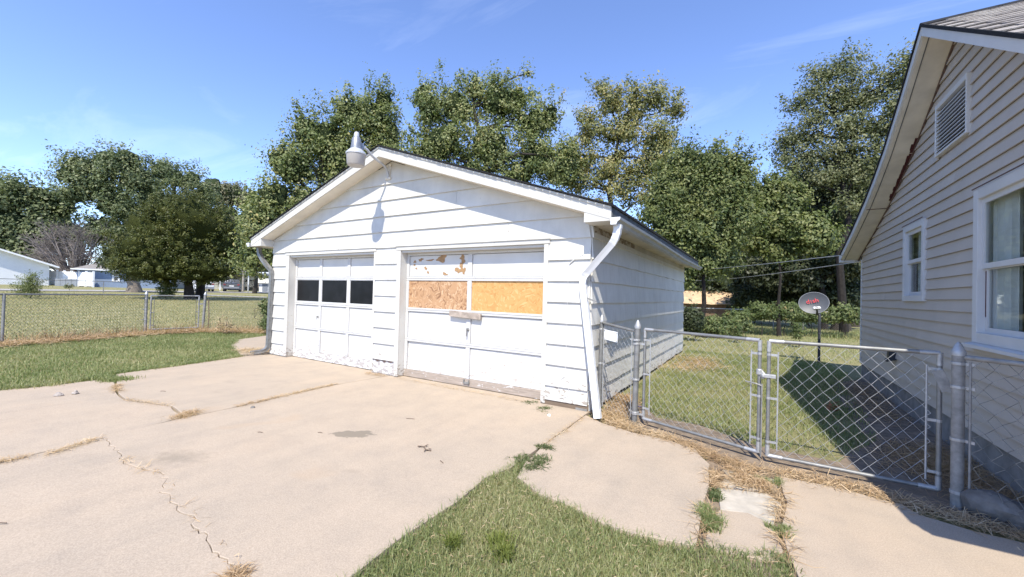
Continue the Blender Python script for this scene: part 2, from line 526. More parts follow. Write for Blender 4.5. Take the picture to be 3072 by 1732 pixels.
# concrete
m, n, l, b = new_mat('old_concrete', (0.5, 0.45, 0.4), 0.92, 0, 0.25)
v = coords(n, l)
big = noise(n, l, v, 0.55, 5, 0.6)
c = ramp(n, l, big, [(0.3, (0.359, 0.297, 0.232)), (0.5, (0.417, 0.337, 0.256)), (0.72, (0.469, 0.354, 0.248))])
mid = noise(n, l, v, 2.6, 7, 0.68)
c = mix(n, l, 0.5, c, ramp(n, l, mid, [(0.30, (0.297, 0.253, 0.208)), (0.5, (0.407, 0.333, 0.256)), (0.72, (0.487, 0.391, 0.294))]))
sp = noise(n, l, v, 120, 2, 0.7)
c = mix(n, l, 0.30, c, ramp(n, l, sp, [(0.32, (0.211, 0.166, 0.127)), (0.5, (0.412, 0.333, 0.256)), (0.66, (0.603, 0.494, 0.384))]))
tyre = noise(n, l, coords(n, l, (2.2, 0.22, 1.0)), 1.3, 4, 0.6)
c = mix(n, l, ramp(n, l, tyre, [(0.48, 0.0), (0.75, 0.2)]), c, (0.24, 0.215, 0.18))
# rust-coloured and oily patches with their own outlines
st = noise(n, l, v, 0.9, 3, 0.5, 0.6)
c = mix(n, l, ramp(n, l, st, [(0.66, 0.0), (0.80, 0.30)]), c, (0.45, 0.28, 0.145))
for (sx_, sy_, rx_, ry_, an_, dk_) in ((-1.73, -2.31, 0.42, 0.20, 0.6, 0.80), (-2.47, -3.58, 0.62, 0.34, 0.5, 0.50), (-1.0, -2.9, 0.22, 0.11, 0.4, 0.22), (-5.3, -1.9, 0.35, 0.12, 0.2, 0.12), (-4.7, -2.3, 0.4, 0.1, 0.1, 0.1)):
    mp_ = n.new('ShaderNodeMapping'); mp_.vector_type = 'TEXTURE'
    mp_.inputs['Location'].default_value = (sx_, sy_, 0); mp_.inputs['Rotation'].default_value = (0, 0, an_); mp_.inputs['Scale'].default_value = (rx_, ry_, 1.0)
    ge = n.new('ShaderNodeNewGeometry')
    l.new(ge.outputs['Position'], mp_.inputs[0])
    ln_ = n.new('ShaderNodeVectorMath'); ln_.operation = 'LENGTH'; l.new(mp_.outputs[0], ln_.inputs[0])
    ad_ = n.new('ShaderNodeMath'); ad_.operation = 'MULTIPLY_ADD'; ad_.inputs[1].default_value = 0.9
    l.new(noise(n, l, v, 11, 4), ad_.inputs[0]); l.new(ln_.outputs['Value'], ad_.inputs[2])
    c = mix(n, l, ramp(n, l, ad_.outputs[0], [(0.93 if dk_ > 0.5 else 0.55, dk_), (1.0, 0.0)]), c, (0.20, 0.17, 0.13))
l.new(c, b.inputs['Base Color'])
h = n.new('ShaderNodeMath'); h.operation = 'MULTIPLY_ADD'; h.inputs[1].default_value = 0.5
l.new(sp, h.inputs[0]); l.new(mid, h.inputs[2])
bump(n, l, b, h.outputs[0], 0.5, 0.006)
M['concrete'] = m
M['concrete_pale'] = simple('broken_pale_concrete', (0.44, 0.395, 0.33), 0.95, var=0.22, scale=9, bmp=0.6)

# ground under the grass
m, n, l, b = new_mat('lawn_ground', (0.1, 0.1, 0.05), 1.0, 0, 0.1)
v = coords(n, l)
g1 = noise(n, l, v, 0.35, 6, 0.6); g2 = noise(n, l, v, 3.5, 6, 0.65); g3 = noise(n, l, v, 42, 4, 0.7)
c = ramp(n, l, g1, [(0.3, (0.229, 0.235, 0.104)), (0.5, (0.299, 0.283, 0.138)), (0.7, (0.352, 0.312, 0.176))])
c = mix(n, l, 0.45, c, ramp(n, l, g2, [(0.35, (0.150, 0.173, 0.067)), (0.65, (0.317, 0.269, 0.152))]))
c = mix(n, l, 0.5, c, ramp(n, l, g3, [(0.3, (0.132, 0.144, 0.057)), (0.7, (0.405, 0.355, 0.199))]))
l.new(c, b.inputs['Base Color'])
bump(n, l, b, g3, 0.9, 0.03)
M['ground'] = m
M['dirt'] = simple('bare_dirt', (0.22, 0.17, 0.125), 1.0, var=0.3, scale=10, bmp=0.8)

GREEN = [(0.0, (0.14, 0.18, 0.062)), (0.3, (0.225, 0.265, 0.105)), (0.6, (0.32, 0.33, 0.155)), (0.82, (0.41, 0.375, 0.21)), (1.0, (0.54, 0.45, 0.285))]
M['grass'] = leaf_mat('grass_blades', GREEN, 0.3)
M['grass_dry'] = leaf_mat('dry_lawn_blades', [(0.0, (0.198, 0.224, 0.092)), (0.4, (0.330, 0.310, 0.139)), (0.7, (0.475, 0.396, 0.205)), (1.0, (0.607, 0.475, 0.277))], 0.25)
M['straw'] = leaf_mat('straw', [(0.0, (0.291, 0.178, 0.097)), (0.4, (0.488, 0.336, 0.194)), (0.75, (0.623, 0.465, 0.298)), (1.0, (0.707, 0.595, 0.435))], 0.2)
M['weed'] = leaf_mat('weed_leaves', [(0.0, (0.07, 0.11, 0.035)), (0.5, (0.14, 0.17, 0.07)), (0.85, (0.22, 0.17, 0.10)), (1.0, (0.26, 0.13, 0.09))], 0.25)
M['tuft_lime'] = leaf_mat('lime_grass', [(0.0, (0.13, 0.17, 0.035)), (1.0, (0.27, 0.28, 0.08))], 0.3)
M['leaf_a'] = leaf_mat('leaf_pear', [(0.0, (0.078, 0.114, 0.038)), (0.5, (0.183, 0.214, 0.077)), (0.85, (0.289, 0.292, 0.120)), (1.0, (0.419, 0.344, 0.147))], 0.3)
M['leaf_b'] = leaf_mat('leaf_olive', [(0.0, (0.114, 0.130, 0.048)), (0.5, (0.225, 0.228, 0.088)), (0.8, (0.345, 0.302, 0.121)), (1.0, (0.466, 0.336, 0.138))], 0.3)
M['leaf_c'] = leaf_mat('leaf_fresh', [(0.0, (0.060, 0.087, 0.027)), (0.5, (0.144, 0.174, 0.056)), (1.0, (0.279, 0.282, 0.113))], 0.32)
M['leaf_d'] = leaf_mat('leaf_dark', [(0.0, (0.022, 0.034, 0.014)), (0.6, (0.05, 0.066, 0.028)), (1.0, (0.10, 0.115, 0.052))], 0.25)  # shade of the deep woods put into this leaf colour
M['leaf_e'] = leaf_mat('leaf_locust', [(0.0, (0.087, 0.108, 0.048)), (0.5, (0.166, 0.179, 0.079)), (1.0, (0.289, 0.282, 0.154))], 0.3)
M['leaf_e2'] = leaf_mat('leaf_shade', [(0.0, (0.022, 0.032, 0.015)), (0.6, (0.053, 0.064, 0.030)), (1.0, (0.105, 0.112, 0.056))], 0.25)  # locust leaves darkened, shade of the mass below painted in
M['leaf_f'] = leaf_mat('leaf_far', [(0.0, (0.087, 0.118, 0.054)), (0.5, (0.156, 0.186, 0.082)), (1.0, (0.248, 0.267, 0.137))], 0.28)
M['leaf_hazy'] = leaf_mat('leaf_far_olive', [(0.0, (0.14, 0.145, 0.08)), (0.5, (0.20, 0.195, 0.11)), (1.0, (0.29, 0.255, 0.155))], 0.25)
M['cedar'] = leaf_mat('cedar_sprays', [(0.0, (0.039, 0.053, 0.008)), (0.5, (0.074, 0.087, 0.015)), (1.0, (0.128, 0.128, 0.028))], 0.15)
M['vine'] = leaf_mat('vine_leaves', [(0.0, (0.07, 0.10, 0.035)), (0.6, (0.14, 0.18, 0.065)), (0.9, (0.21, 0.22, 0.09)), (1.0, (0.34, 0.18, 0.10))], 0.3)


# ------------------------------------------------------------------ the ground
def in_poly(P, poly):
    x, y = P[:, 0], P[:, 1]
    r = np.zeros(len(P), bool)
    j = len(poly) - 1
    for i in range(len(poly)):
        xi, yi = poly[i]; xj, yj = poly[j]
        c = ((yi > y) != (yj > y)) & (x < (xj - xi) * (y - yi) / (yj - yi + 1e-12) + xi)
        r ^= c
        j = i
    return r


def sample_poly(poly, n):
    a = np.array(poly); lo, hi = a.min(0), a.max(0)
    out = []; k = 0
    while k < n:
        P = lo + RNG.random((n * 2, 2)) * (hi - lo)
        P = P[in_poly(P, poly)]
        out.append(P); k += len(P)
    return np.concatenate(out)[:n]


xs = np.concatenate([np.linspace(-700, -90, 12), np.linspace(-84, -16, 26), np.linspace(-15, 10, 51), np.linspace(14, 60, 10), np.linspace(120, 600, 5)])
ys = np.concatenate([np.linspace(-400, -40, 8), np.linspace(-30, -8, 8), np.linspace(-7, 20, 55), np.linspace(22, 80, 16), np.linspace(120, 900, 8)])
gx, gy = np.meshgrid(xs, ys, indexing='ij')
near = (np.abs(gx + 2) < 12) & (np.abs(gy - 5) < 14)
gz = Tn(gx) - 0.045 + np.where(near, 0.012 * np.sin(gx * 3.1 + gy * 1.7) * np.cos(gy * 2.3 - gx), 0)
gz = np.where(gx < -90, Tn(np.full_like(gx, -90.0)) - 0.045, gz)
nv = np.stack([gx, gy, gz], -1).reshape(-1, 3)
a_, b_ = len(xs), len(ys)
ii, jj = np.meshgrid(np.arange(a_ - 1), np.arange(b_ - 1), indexing='ij')
q = np.stack([ii * b_ + jj, (ii + 1) * b_ + jj, (ii + 1) * b_ + jj + 1, ii * b_ + jj + 1], -1).reshape(-1, 4)
tag(big_mesh('ground', nv, q, M['ground'], smooth=True), 'yard and field ground under the grass', None, None, 'structure')

# bare dirt by the gates, a little proud of the ground
m_ = MB(); pts = [(0.12, 0.3), (0.35, -0.28), (0.9, -0.42), (1.5, -0.55), (1.9, -0.75), (2.5, -0.8), (3.0, -0.85), (4.2, -1.2), (4.2, -0.1), (3.74, 0.6), (3.74, 5.7), (3.1, 4.6), (3.0, 1.0), (2.6, -0.1), (1.9, -0.05), (1.3, 0.35), (0.8, 0.35), (0.5, 0.9), (0.14, 1.8)]
m_.prism([(x, y, -0.05) for x, y in pts], (0, 0, 0.026))
tag(m_.build('dirt_path', M['dirt']), 'bare brown dirt along the gates and the house', None, None, 'structure')

m_ = MB(); m_.prism([(x, y, -.06) for x, y in [(1.5, -.7), (2.15, -.75), (2.2, -2.45), (1.5, -2.45)]], (0, 0, .034)); tag(m_.build('dirt_patch', M['dirt']), 'bare dirt under the broken concrete by the gate', None, None, 'structure')
# far gravel road in front of the parked cars
m_ = MB(); P0, P1 = np.array((-52.0, -6.0)), np.array((-60.5, 40.0))
rd = []
for k in range(24):
    t = k / 23; c = P0 + (P1 - P0) * t
    rd.append(c)
vs = []; fs = []
for k, c in enumerate(rd):
    for dx_ in (-2.2, 2.2):
        vs.append((c[0] + dx_, c[1], T(c[0] + dx_) + 0.0))
    if k: fs.append((2 * k - 2, 2 * k - 1, 2 * k + 1, 2 * k))
m_.add(vs, fs)
tag(m_.build('road', M['road']), 'pale gravel lane in front of the parked cars', None, None, 'structure')

# concrete slabs
drive = thing('driveway', 'cracked beige concrete driveway in front of the garage', None)
drive['kind'] = 'structure'


def rough_loop(pts, step=0.16, amp=0.010, seed=0):
    r = random.Random(seed)
    out = []
    n_ = len(pts)
    for i in range(n_):
        a = np.array(pts[i], float); b2 = np.array(pts[(i + 1) % n_], float)
        L = np.linalg.norm(b2 - a); k = max(1, int(L / step)) if L < 6 else 1
        nn = np.array((-(b2 - a)[1], (b2 - a)[0])) / (L + 1e-9)
        for q_ in range(k):
            p = a + (b2 - a) * q_ / k
            out.append(p + nn * r.uniform(-amp, amp))
    return out


def slab(pts, z=0.0, mat='concrete', seed=0, name='slab', thick=0.09, amp=0.010, parent=None):
    lp = rough_loop(pts, seed=seed, amp=amp)
    m_ = MB(); m_.prism([(p[0], p[1], z - thick) for p in lp], (0, 0, thick))
    return m_.build(name, M[mat], parent or drive, bevel=0.003)


crack = [(-3.70, -3.76), (-3.48, -3.76), (-3.23, -3.80), (-3.04, -3.79), (-2.84, -3.86), (-2.55, -3.84), (-2.24, -3.78), (-2.07, -3.79), (-1.83, -3.88), (-1.52, -3.91), (-1.28, -3.92), (-1.06, -3.95), (-0.92, -3.97), (-0.76, -4.01), (-0.57, -3.99), (-0.43, -4.04), (0.08, -4.08)]
rj = random.Random(3)
cr2 = []
for i in range(len(crack) - 1):
    a, b2 = crack[i], crack[i + 1]
    for k in range(4):
        cr2.append((a[0] + (b2[0] - a[0]) * k / 4 + rj.uniform(-.012, .012), a[1] + (b2[1] - a[1]) * k / 4 + rj.uniform(-.02, .02)))
cr2.append(crack[-1])
j1 = [(-3.74, 0.0), (-3.84, -1.0), (-3.80, -1.76), (-3.72, -2.53), (-3.74, -3.03)]
slab([(-7.63, 0.13), (-3.78, 0.13)] + [(x - 0.012, y) for x, y in j1] + [(-4.4, -2.93), (-5.2, -3.15), (-5.75, -3.09), (-6.6, -2.88), (-7.3, -2.7), (-7.38, -2.4), (-7.44, -1.9), (-7.58, -1.2), (-7.72, -.62)], 0.0, seed=1)
slab([(-7.735, -.58), (-7.66, .13), (-7.66, 6.0), (-9.6, 6.0), (-11.1, 1.9), (-10.5, .62), (-9.45, .0), (-8.3, -.36)], 0.045, seed=2)
slab([(-3.77, -3.06), (-3.70, -3.5), (-3.55, -4.2), (-3.5, -9.0), (-7.5, -9.0), (-7.15, -3.95), (-6.97, -3.47), (-6.98, -3.0), (-6.6, -2.91), (-5.75, -3.12), (-5.2, -3.18), (-4.4, -2.96)], -0.006, seed=3)
slab([(-3.72, 0.13), (0.02, 0.13), (0.05, -1.0), (0.07, -2.08), (0.0, -2.34), (0.05, -2.8), (0.04, -3.34), (0.1, -3.9)] + [(x, y + 0.0005) for x, y in cr2[::-1]] + [(-3.68, -3.5), (-3.71, -3.03)] + [(x + 0.012, y) for x, y in j1[::-1][1:]], 0.002, seed=4, amp=0.0015)
slab([(x, y - 0.0025) for x, y in cr2] + [(0.1, -4.3), (0.14, -9.0), (-3.48, -9.0), (-3.53, -4.2)], -0.004, seed=5, amp=0.0015)
slab([(0.045, -.20), (0.33, -.39), (0.76, -.51), (1.11, -.53), (1.38, -.65), (1.54, -.98), (1.58, -1.46), (1.58, -1.76), (1.59, -2.19), (1.60, -2.40), (1.25, -2.47), (1.04, -2.48), (0.79, -2.38), (0.5, -2.35), (0.22, -2.2), (0.12, -1.9), (0.08, -1.47), (0.07, -1.0)], 0.006, seed=6)
slab([(2.08, -.88), (2.46, -.86), (2.86, -.93), (2.93, -1.06), (3.17, -1.13), (3.41, -1.15), (4.6, -1.35), (4.6, -9), (2.16, -9.0), (2.12, -2.4), (2.08, -2.11), (2.05, -1.84), (2.11, -1.4)], 0.0, seed=7)
for k, pp in enumerate([[(1.64, -1.42), (1.98, -1.30), (2.07, -1.42), (2.02, -1.80), (1.86, -1.72), (1.70, -1.78)], [(1.68, -1.80), (1.86, -1.735), (2.01, -1.815), (2.06, -2.13), (2.03, -2.28), (1.80, -2.32), (1.65, -2.34), (1.64, -2.08)],
                        [(1.66, -1.02), (1.80, -.94), (1.95, -1.02), (1.86, -1.14), (1.70, -1.15)], [(1.99, -.98), (2.05, -.94), (2.06, -1.16), (1.94, -1.18)], [(1.68, -1.19), (1.88, -1.18), (1.97, -1.25), (1.80, -1.31), (1.65, -1.34)]]):
    slab(pp, -0.012 + 0.004 * (k % 3), 'concrete_pale' if k != 1 else 'concrete', seed=20 + k, name='broken_slab', amp=0.014)


# ------------------------------------------------------------------ grass, straw and weeds
def blades(name, P, h, w, mat, label, cat='grass', lean=0.6, hv=0.45, rnd_lo=0.0, rnd_hi=1.0, z=-0.03, parent=None, flat=False, curl=1.0, kind='stuff'):
    n_ = len(P)
    base = np.zeros((n_, 3)); base[:, :2] = P; base[:, 2] = Tn(P[:, 0]) + z if not flat else Tn(P[:, 0]) + z + RNG.random(n_) * 0.03
    an = RNG.random(n_) * 2 * np.pi
    side = np.stack([np.cos(an), np.sin(an), np.zeros(n_)], -1)
    an2 = RNG.random(n_) * 2 * np.pi
    hh = h * (1 - hv + 2 * hv * RNG.random(n_)) if not hasattr(h, '__len__') else h
    le = lean * RNG.random(n_)
    ld = np.stack([np.cos(an2), np.sin(an2), np.zeros(n_)], -1)
    if flat:
        up = np.zeros((n_, 3)); up[:, 2] = 0.05 + 0.28 * RNG.random(n_) ** 2
        side = np.stack([-np.sin(an2), np.cos(an2), 0.4 * RNG.normal(size=n_)], -1)
        mid = base + ld * (hh * 0.5)[:, None] + up * (hh * 0.9)[:, None] + side * (RNG.normal(size=n_) * hh * 0.12)[:, None]
        tip = base + ld * hh[:, None] + up * (hh * 0.3 * RNG.random(n_))[:, None] + side * (RNG.normal(size=n_) * hh * 0.25)[:, None]
    else:
        mid = base + ld * (hh * le * 0.35)[:, None]; mid[:, 2] += hh * 0.58
        tip = base + ld * (hh * le * curl)[:, None]; tip[:, 2] += hh * (1 - 0.35 * le)
    ww = (w * (0.7 + 0.6 * RNG.random(n_)))[:, None]
    V = np.stack([base - side * ww / 2, base + side * ww / 2, mid - side * ww * 0.42, mid + side * ww * 0.42, tip], 1).reshape(-1, 3)
    k = np.arange(n_)[:, None] * 5
    Q = k + np.array([[0, 1, 3, 2]]); Tt = k + np.array([[2, 3, 4]])
    patch = 0.5 + 0.5 * np.sin(P[:, 0] * 2.1 + 1.3 * np.sin(P[:, 1] * 1.7)) * np.cos(P[:, 1] * 2.7 + np.sin(P[:, 0] * 3.1))
    r = np.clip(rnd_lo + (rnd_hi - rnd_lo) * (0.62 * RNG.random(n_) + 0.38 * patch), 0, 1)
    o = big_mesh(name, V, [Q, Tt], mat, parent, np.repeat(r, 5))
    if parent is None: tag(o, label, cat, None, kind)
    else: o['kind'] = kind
    return o


wedge = [(.15, -5.0), (0.12, -3.9), (0.07, -3.34), (0.08, -2.77), (0.03, -2.36), (.045, -2.1), (.065, -1.92), (.11, -1.92), (.2, -2.22), (.5, -2.37), (.79, -2.40), (1.04, -2.50), (1.25, -2.49), (1.55, -2.46), (1.72, -2.31), (1.86, -2.30), (2.02, -2.18), (2.10, -2.35), (2.15, -5)]
strip = [(-7.2, -7), (-7.10, -3.95), (-6.95, -3.47), (-7.2, -2.95), (-7.36, -2.66), (-7.42, -1.9), (-7.72, -.6), (-9.45, -.0), (-10.5, .62), (-11.15, 1.95), (-11.7, 2.15), (-13.1, 1.0), (-13.2, -.45), (-12.3, -3.3), (-11.6, -7)]
strip_ = strip
blades('foreground_grass', sample_poly(wedge, 62000), 0.044, 0.0040, M['grass'], 'thick green grass wedge between the driveway and the walk', lean=1.1, rnd_hi=0.98)
blades('lawn_thatch', np.concatenate([sample_poly(wedge, 1500), sample_poly(strip_, 3000)]), 0.035, 0.0025, M['straw'], 'dead tan blades lying in the green grass', 'grass', flat=True, z=0.0)
edge_pts = []
for i in range(1, len(wedge) - 2):
    a = np.array(wedge[i]); b2 = np.array(wedge[i + 1]); k = int(np.linalg.norm(b2 - a) * 420)
    t = RNG.random((k, 1)); edge_pts.append(a + (b2 - a) * t + RNG.normal(size=(k, 2)) * 0.022)
blades('edge_grass', np.concatenate(edge_pts), 0.066, 0.0042, M['grass'], 'longer grass fringe overhanging the wedge edges', lean=1.5, rnd_hi=0.8)
blades('side_lawn_grass', sample_poly(strip, 58000), 0.055, 0.0085, M['grass'], 'green lawn strip between the driveway and the side fence', lean=1.0, rnd_hi=0.92)
yard1 = [(0.2, 1.3), (.7, .5), (1.4, .3), (2.0, -.1), (2.7, .1), (3.1, 1.0), (3.25, 3), (3.3, 5.0), (3.6, 6.2), (3.4, 8), (0.12, 8), (0.12, 1.9)]
P = sample_poly(yard1, 48000)
keep = RNG.random(len(P)) < 0.35 + 0.65 * (np.sin(P[:, 0] * 2.9 + 2 * np.sin(P[:, 1] * 1.3)) * np.cos(P[:, 1] * 2.1 + P[:, 0]) > -0.35)
blades('backyard_grass', P[keep], 0.05, 0.007, M['grass'], 'patchy mown grass between the garage and the house', lean=1.0, rnd_hi=.9)
yard2 = [(-3, 8.2), (8, 8.2), (9, 26), (-6, 26)]
blades('far_backyard_grass', sample_poly(yard2, 32000), 0.06, 0.014, M['grass'], 'sunlit mown grass in front of the back fence', lean=1.0, rnd_lo=0.12)
field = [(-13.7, -8), (-13.5, 3.0), (-12, 8), (-34, 14), (-40, 4), (-38, -3)]
blades('field_grass', sample_poly(field, 50000), 0.05, 0.020, M['grass_dry'], 'dry yellow-green mown field beyond the side fence', lean=1.0)
blades('meadow_grass', sample_poly([(-34, 14), (-12, 8), (-12, 20), (-46, 24), (-48, -4), (-40, 0)], 17000), 0.06, 0.035, M['grass_dry'], 'pale dry grass at the far side of the field', lean=1.0)


def line_pts(path, n_, spread):
    path = [np.array(p, float) for p in path]
    L = [np.linalg.norm(path[i + 1] - path[i]) for i in range(len(path) - 1)]
    seg = RNG.choice(len(L), n_, p=np.array(L) / sum(L))
    t = RNG.random(n_)
    A = np.array([path[i] for i in seg]); B = np.array([path[i + 1] for i in seg])
    return A + (B - A) * t[:, None] + RNG.normal(size=(n_, 2)) * spread


blades('lawn_edge_grass', line_pts([(-7.2, -7), (-7.13, -3.95), (-6.98, -3.47), (-7.22, -2.97), (-7.38, -2.66), (-7.44, -1.9), (-7.72, -.62), (-9.4, -.03), (-10.45, .6)], 5200, 0.045), 0.075, 0.008, M['grass'], 'longer grass fringe along the driveway edge of the side lawn', lean=1.6, rnd_hi=.95)
SA, SB, SC_, SE = (-12.75, -3.2), (-13.48, -0.46), (-13.36, 0.93), (-11.96, 2.27)
blades('fence_straw', line_pts([(-12.0, -6), (-12.55, -3.2), (-13.25, -.5), (-13.1, .95), (-11.8, 2.1), (-10.5, 3.2)], 9000, 0.20), 0.26, 0.010, M['straw'], 'dry tan straw lying along the side fence', 'straw', flat=True, z=0.0)
blades('fence_weeds', line_pts([(-12.0, -6), (-12.8, -3.2), (-13.5, -.5), (-13.3, .95), (-11.8, 2.3)], 1600, 0.16), 0.30, 0.008, M['straw'], 'dry upright weed stalks along the side fence', 'weeds', lean=1.3, rnd_hi=0.6)
blades('gate_straw', np.concatenate([line_pts([(0.22, .05), (.42, -.22), (.62, -.33)], 1000, 0.075), line_pts([(.6, -.36), (1.2, -.48), (1.6, -.75), (1.95, -.82)], 1400, 0.06), line_pts([(1.7, -.95), (1.9, -1.1), (1.75, -1.22), (2.03, -1.2)], 900, 0.05), line_pts([(1.61, -1.1), (1.61, -1.45)], 220, 0.02), line_pts([(2.075, -1.2), (2.06, -1.75)], 160, 0.015), line_pts([(1.61, -1.78), (1.62, -2.36)], 130, 0.014), line_pts([(2.06, -1.9), (2.09, -2.3)], 90, 0.012), line_pts([(2.05, -.80), (2.5, -.76), (2.9, -.86), (3.3, -.98), (4.0, -1.15)], 1700, 0.075)]), 0.13, 0.0042, M['straw'], 'orange-tan straw lying along the foot of the gates', 'straw', flat=True, z=-0.02)
blades('wall_straw', np.concatenate([line_pts([(0.22, 1.2), (0.3, .2), (.45, 0)], 1400, 0.09), line_pts([(.35, 4.4), (.8, 5.2), (.5, 6.5)], 2600, 0.28)]), 0.12, 0.006, M['straw'], 'straw heaps against the garage side wall', 'straw', flat=True, z=-0.02)
blades('house_straw', np.concatenate([line_pts([(3.2, 0.0), (3.5, .8), (3.6, -.5)], 2600, 0.2), line_pts([(3.4, 2), (3.5, 5)], 900, 0.15)]), 0.15, 0.005, M['straw'], 'shaded straw litter between the house and the gate', 'straw', flat=True, z=-0.02, rnd_hi=0.5)
jp = [line_pts([(-3.43, -4.15), (-3.62, -3.8)], 260, 0.02), line_pts([(-3.75, -3.1), (-3.9, -2.9)], 700, 0.045), line_pts([(-3.72, -2.5), (-3.82, -1.6), (-3.85, -1.0)], 900, 0.02), line_pts([(-3.5, -4.3), (-3.53, -5.0)], 500, 0.03),
      line_pts([(-5.75, -3.1), (-6.3, -2.96)], 300, 0.03), line_pts([(-5.2, -3.17), (-4.4, -2.95)], 160, 0.02), line_pts([(-2.84, -3.86), (-2.2, -3.79)], 50, 0.015), line_pts([(-2.05, -3.8), (-.5, -4.0)], 30, 0.01), line_pts([(-.46, -4.03), (-.38, -4.05)], 260, 0.02), line_pts([(0.06, -.3), (0.08, -1.4)], 260, 0.012)]
blades('joint_straw', np.concatenate(jp), 0.085, 0.0035, M['straw'], 'dry orange grass growing out of the driveway joints', 'straw', flat=True, z=-0.015)
blades('spout_straw', line_pts([(-7.75, -.35), (-8.3, -.2), (-7.7, .05)], 500, 0.12), 0.16, 0.006, M['straw'], 'straw around the foot of the left downspout', 'straw', flat=True, z=0.03)
blades('door_straw', np.concatenate([line_pts([(-3.5, -.1), (-.9, -.1)], 350, 0.03), line_pts([(-4.2, -.1), (-3.7, -.12)], 220, 0.05)]), 0.07, 0.003, M['straw'], 'wisps of straw along the garage door sills', 'straw', flat=True, z=0.0)


def tuft(x, y, r, n_, h, mat, label, w=0.005, lean=1.2, name='grass_tuft', cat='grass tuft', rl=0.0, rh=0.8, z=-0.02):
    t = thing(name, label, cat, (x, y, T(x)))
    sub = RNG.normal(size=(5, 2)) * r * .42
    P = np.array((x, y)) + sub[RNG.integers(0, 5, n_)] + RNG.normal(size=(n_, 2)) * r * 0.24
    o = blades('blades', P, h, w, mat, None, parent=t, lean=lean, rnd_lo=rl, rnd_hi=rh, z=z, kind='stuff')
    return t


tuft(1.63, -1.99, 0.12, 1300, 0.052, M['grass'], 'round green grass tuft at the left edge of the broken slab')
tuft(2.06, -1.88, 0.085, 460, 0.042, M['grass'], 'small green grass tuft in the right seam of the broken slab')
tuft(2.03, -1.05, 0.08, 320, 0.042, M['grass'], 'small grass tuft at the top of the broken slab by the gate')
tuft(1.62, -1.58, 0.075, 300, 0.05, M['weed'], 'brownish weed tuft at the upper left of the broken slab', w=0.008)
tuft(0.36, -3.18, 0.06, 200, 0.075, M['tuft_lime'], 'smaller lime green clump in the foreground grass, on the left', w=0.006)
tuft(0.58, -3.06, 0.10, 420, 0.080, M['tuft_lime'], 'larger lime green clump in the foreground grass, on the right', w=0.006)
tuft(0.17, -1.86, 0.17, 900, 0.05, M['weed'], 'spreading weed mat on the joint above the grass wedge', w=0.009, name='weed', cat='weed', lean=2.0)
tuft(0.11, -1.47, 0.07, 320, 0.05, M['weed'], 'small weed clump along the driveway joint', w=0.009, name='weed', cat='weed', lean=2.0)
tuft(-.82, -.06, 0.09, 380, 0.035, M['weed'], 'thin grey-green weed at the right garage door sill', w=0.008, name='weed', cat='weed', lean=2.2)
tuft(-.50, -.22, 0.15, 600, 0.035, M['weed'], 'flat weed patch before the garage corner post', w=0.008, name='weed', cat='weed', lean=2.2)
tuft(-6.85, -2.92, 0.34, 1300, 0.06, M['grass'], 'tongue of grass growing into the driveway joint', w=0.007)
tuft(-10.6, 2.3, 0.14, 260, 0.12, M['weed'], 'small green weed at the far end of the side walk', w=0.012, name='weed', cat='weed')


# ------------------------------------------------------------------ the garage
GW, GD, RX, RZ, RS = 7.62, 7.8, -3.85, 4.05, 0.339       # width, depth, ridge x, ridge top z, roof slope
gar = thing('garage', 'weathered white two-door garage with wide lap siding and low gable roof', 'garage', (-3.8, 3.9, 0))


def gab(x): return RZ - 0.165 - RS * abs(x - RX)          # underside of the front soffit


def front_board(x0, x1, z0, z1, seed):
    """one lap board on the front wall, clipped by the gable"""
    r = random.Random(seed)
    zb = z0 - 0.012
    def clipx(x, z):
        lim = (RZ - 0.165 - z) / RS
        return min(max(x, RX - lim), RX + lim)
    a0, b0, a1, b1 = clipx(x0, zb), clipx(x1, zb), clipx(x0, z1), clipx(x1, z1)
    if b0 - a0 < 0.03: return
    w = [r.uniform(-.003, .003) for _ in range(2)]
    m_ = MB()
    m_.hexa([(a0, -0.034, zb + w[0]), (b0, -0.034, zb + w[1]), (b0, -0.001, zb + w[1]), (a0, -0.001, zb + w[0]),
             (a1, -0.008, z1), (b1, -0.008, z1), (b1, -0.001, z1), (a1, -0.001, z1)])
    return m_.build('siding_board', M['white'], gar)


ZL = [0.28 + 0.29 * k for k in range(13)]
for k in range(8):
    z0, z1 = (0.035, 0.28) if k == 0 else (ZL[k - 1], ZL[k])
    front_board(-GW, -7.08, z0, z1, k); front_board(-0.62, -0.001, z0 if k else .085, z1, 60 + k)
    if k > 0: front_board(-4.17, -3.61, z0, z1, 30 + k)
for k in range(8, 13):
    z0, z1 = ZL[k - 1], ZL[k]
    cuts = {8: (-5.0, -1.3), 9: (-3.2, 1), 10: (-2.3, 2), 11: (9, 9), 12: (9, 9)}[k]
    e = [-GW] + [c for c in cuts if c < 0] + [-0.001]
    for i in range(len(e) - 1): front_board(e[i] + (0.002 if i else 0), e[i + 1] - (0.002 if i < len(e) - 2 else 0), z0, z1, 100 + k * 3 + i)
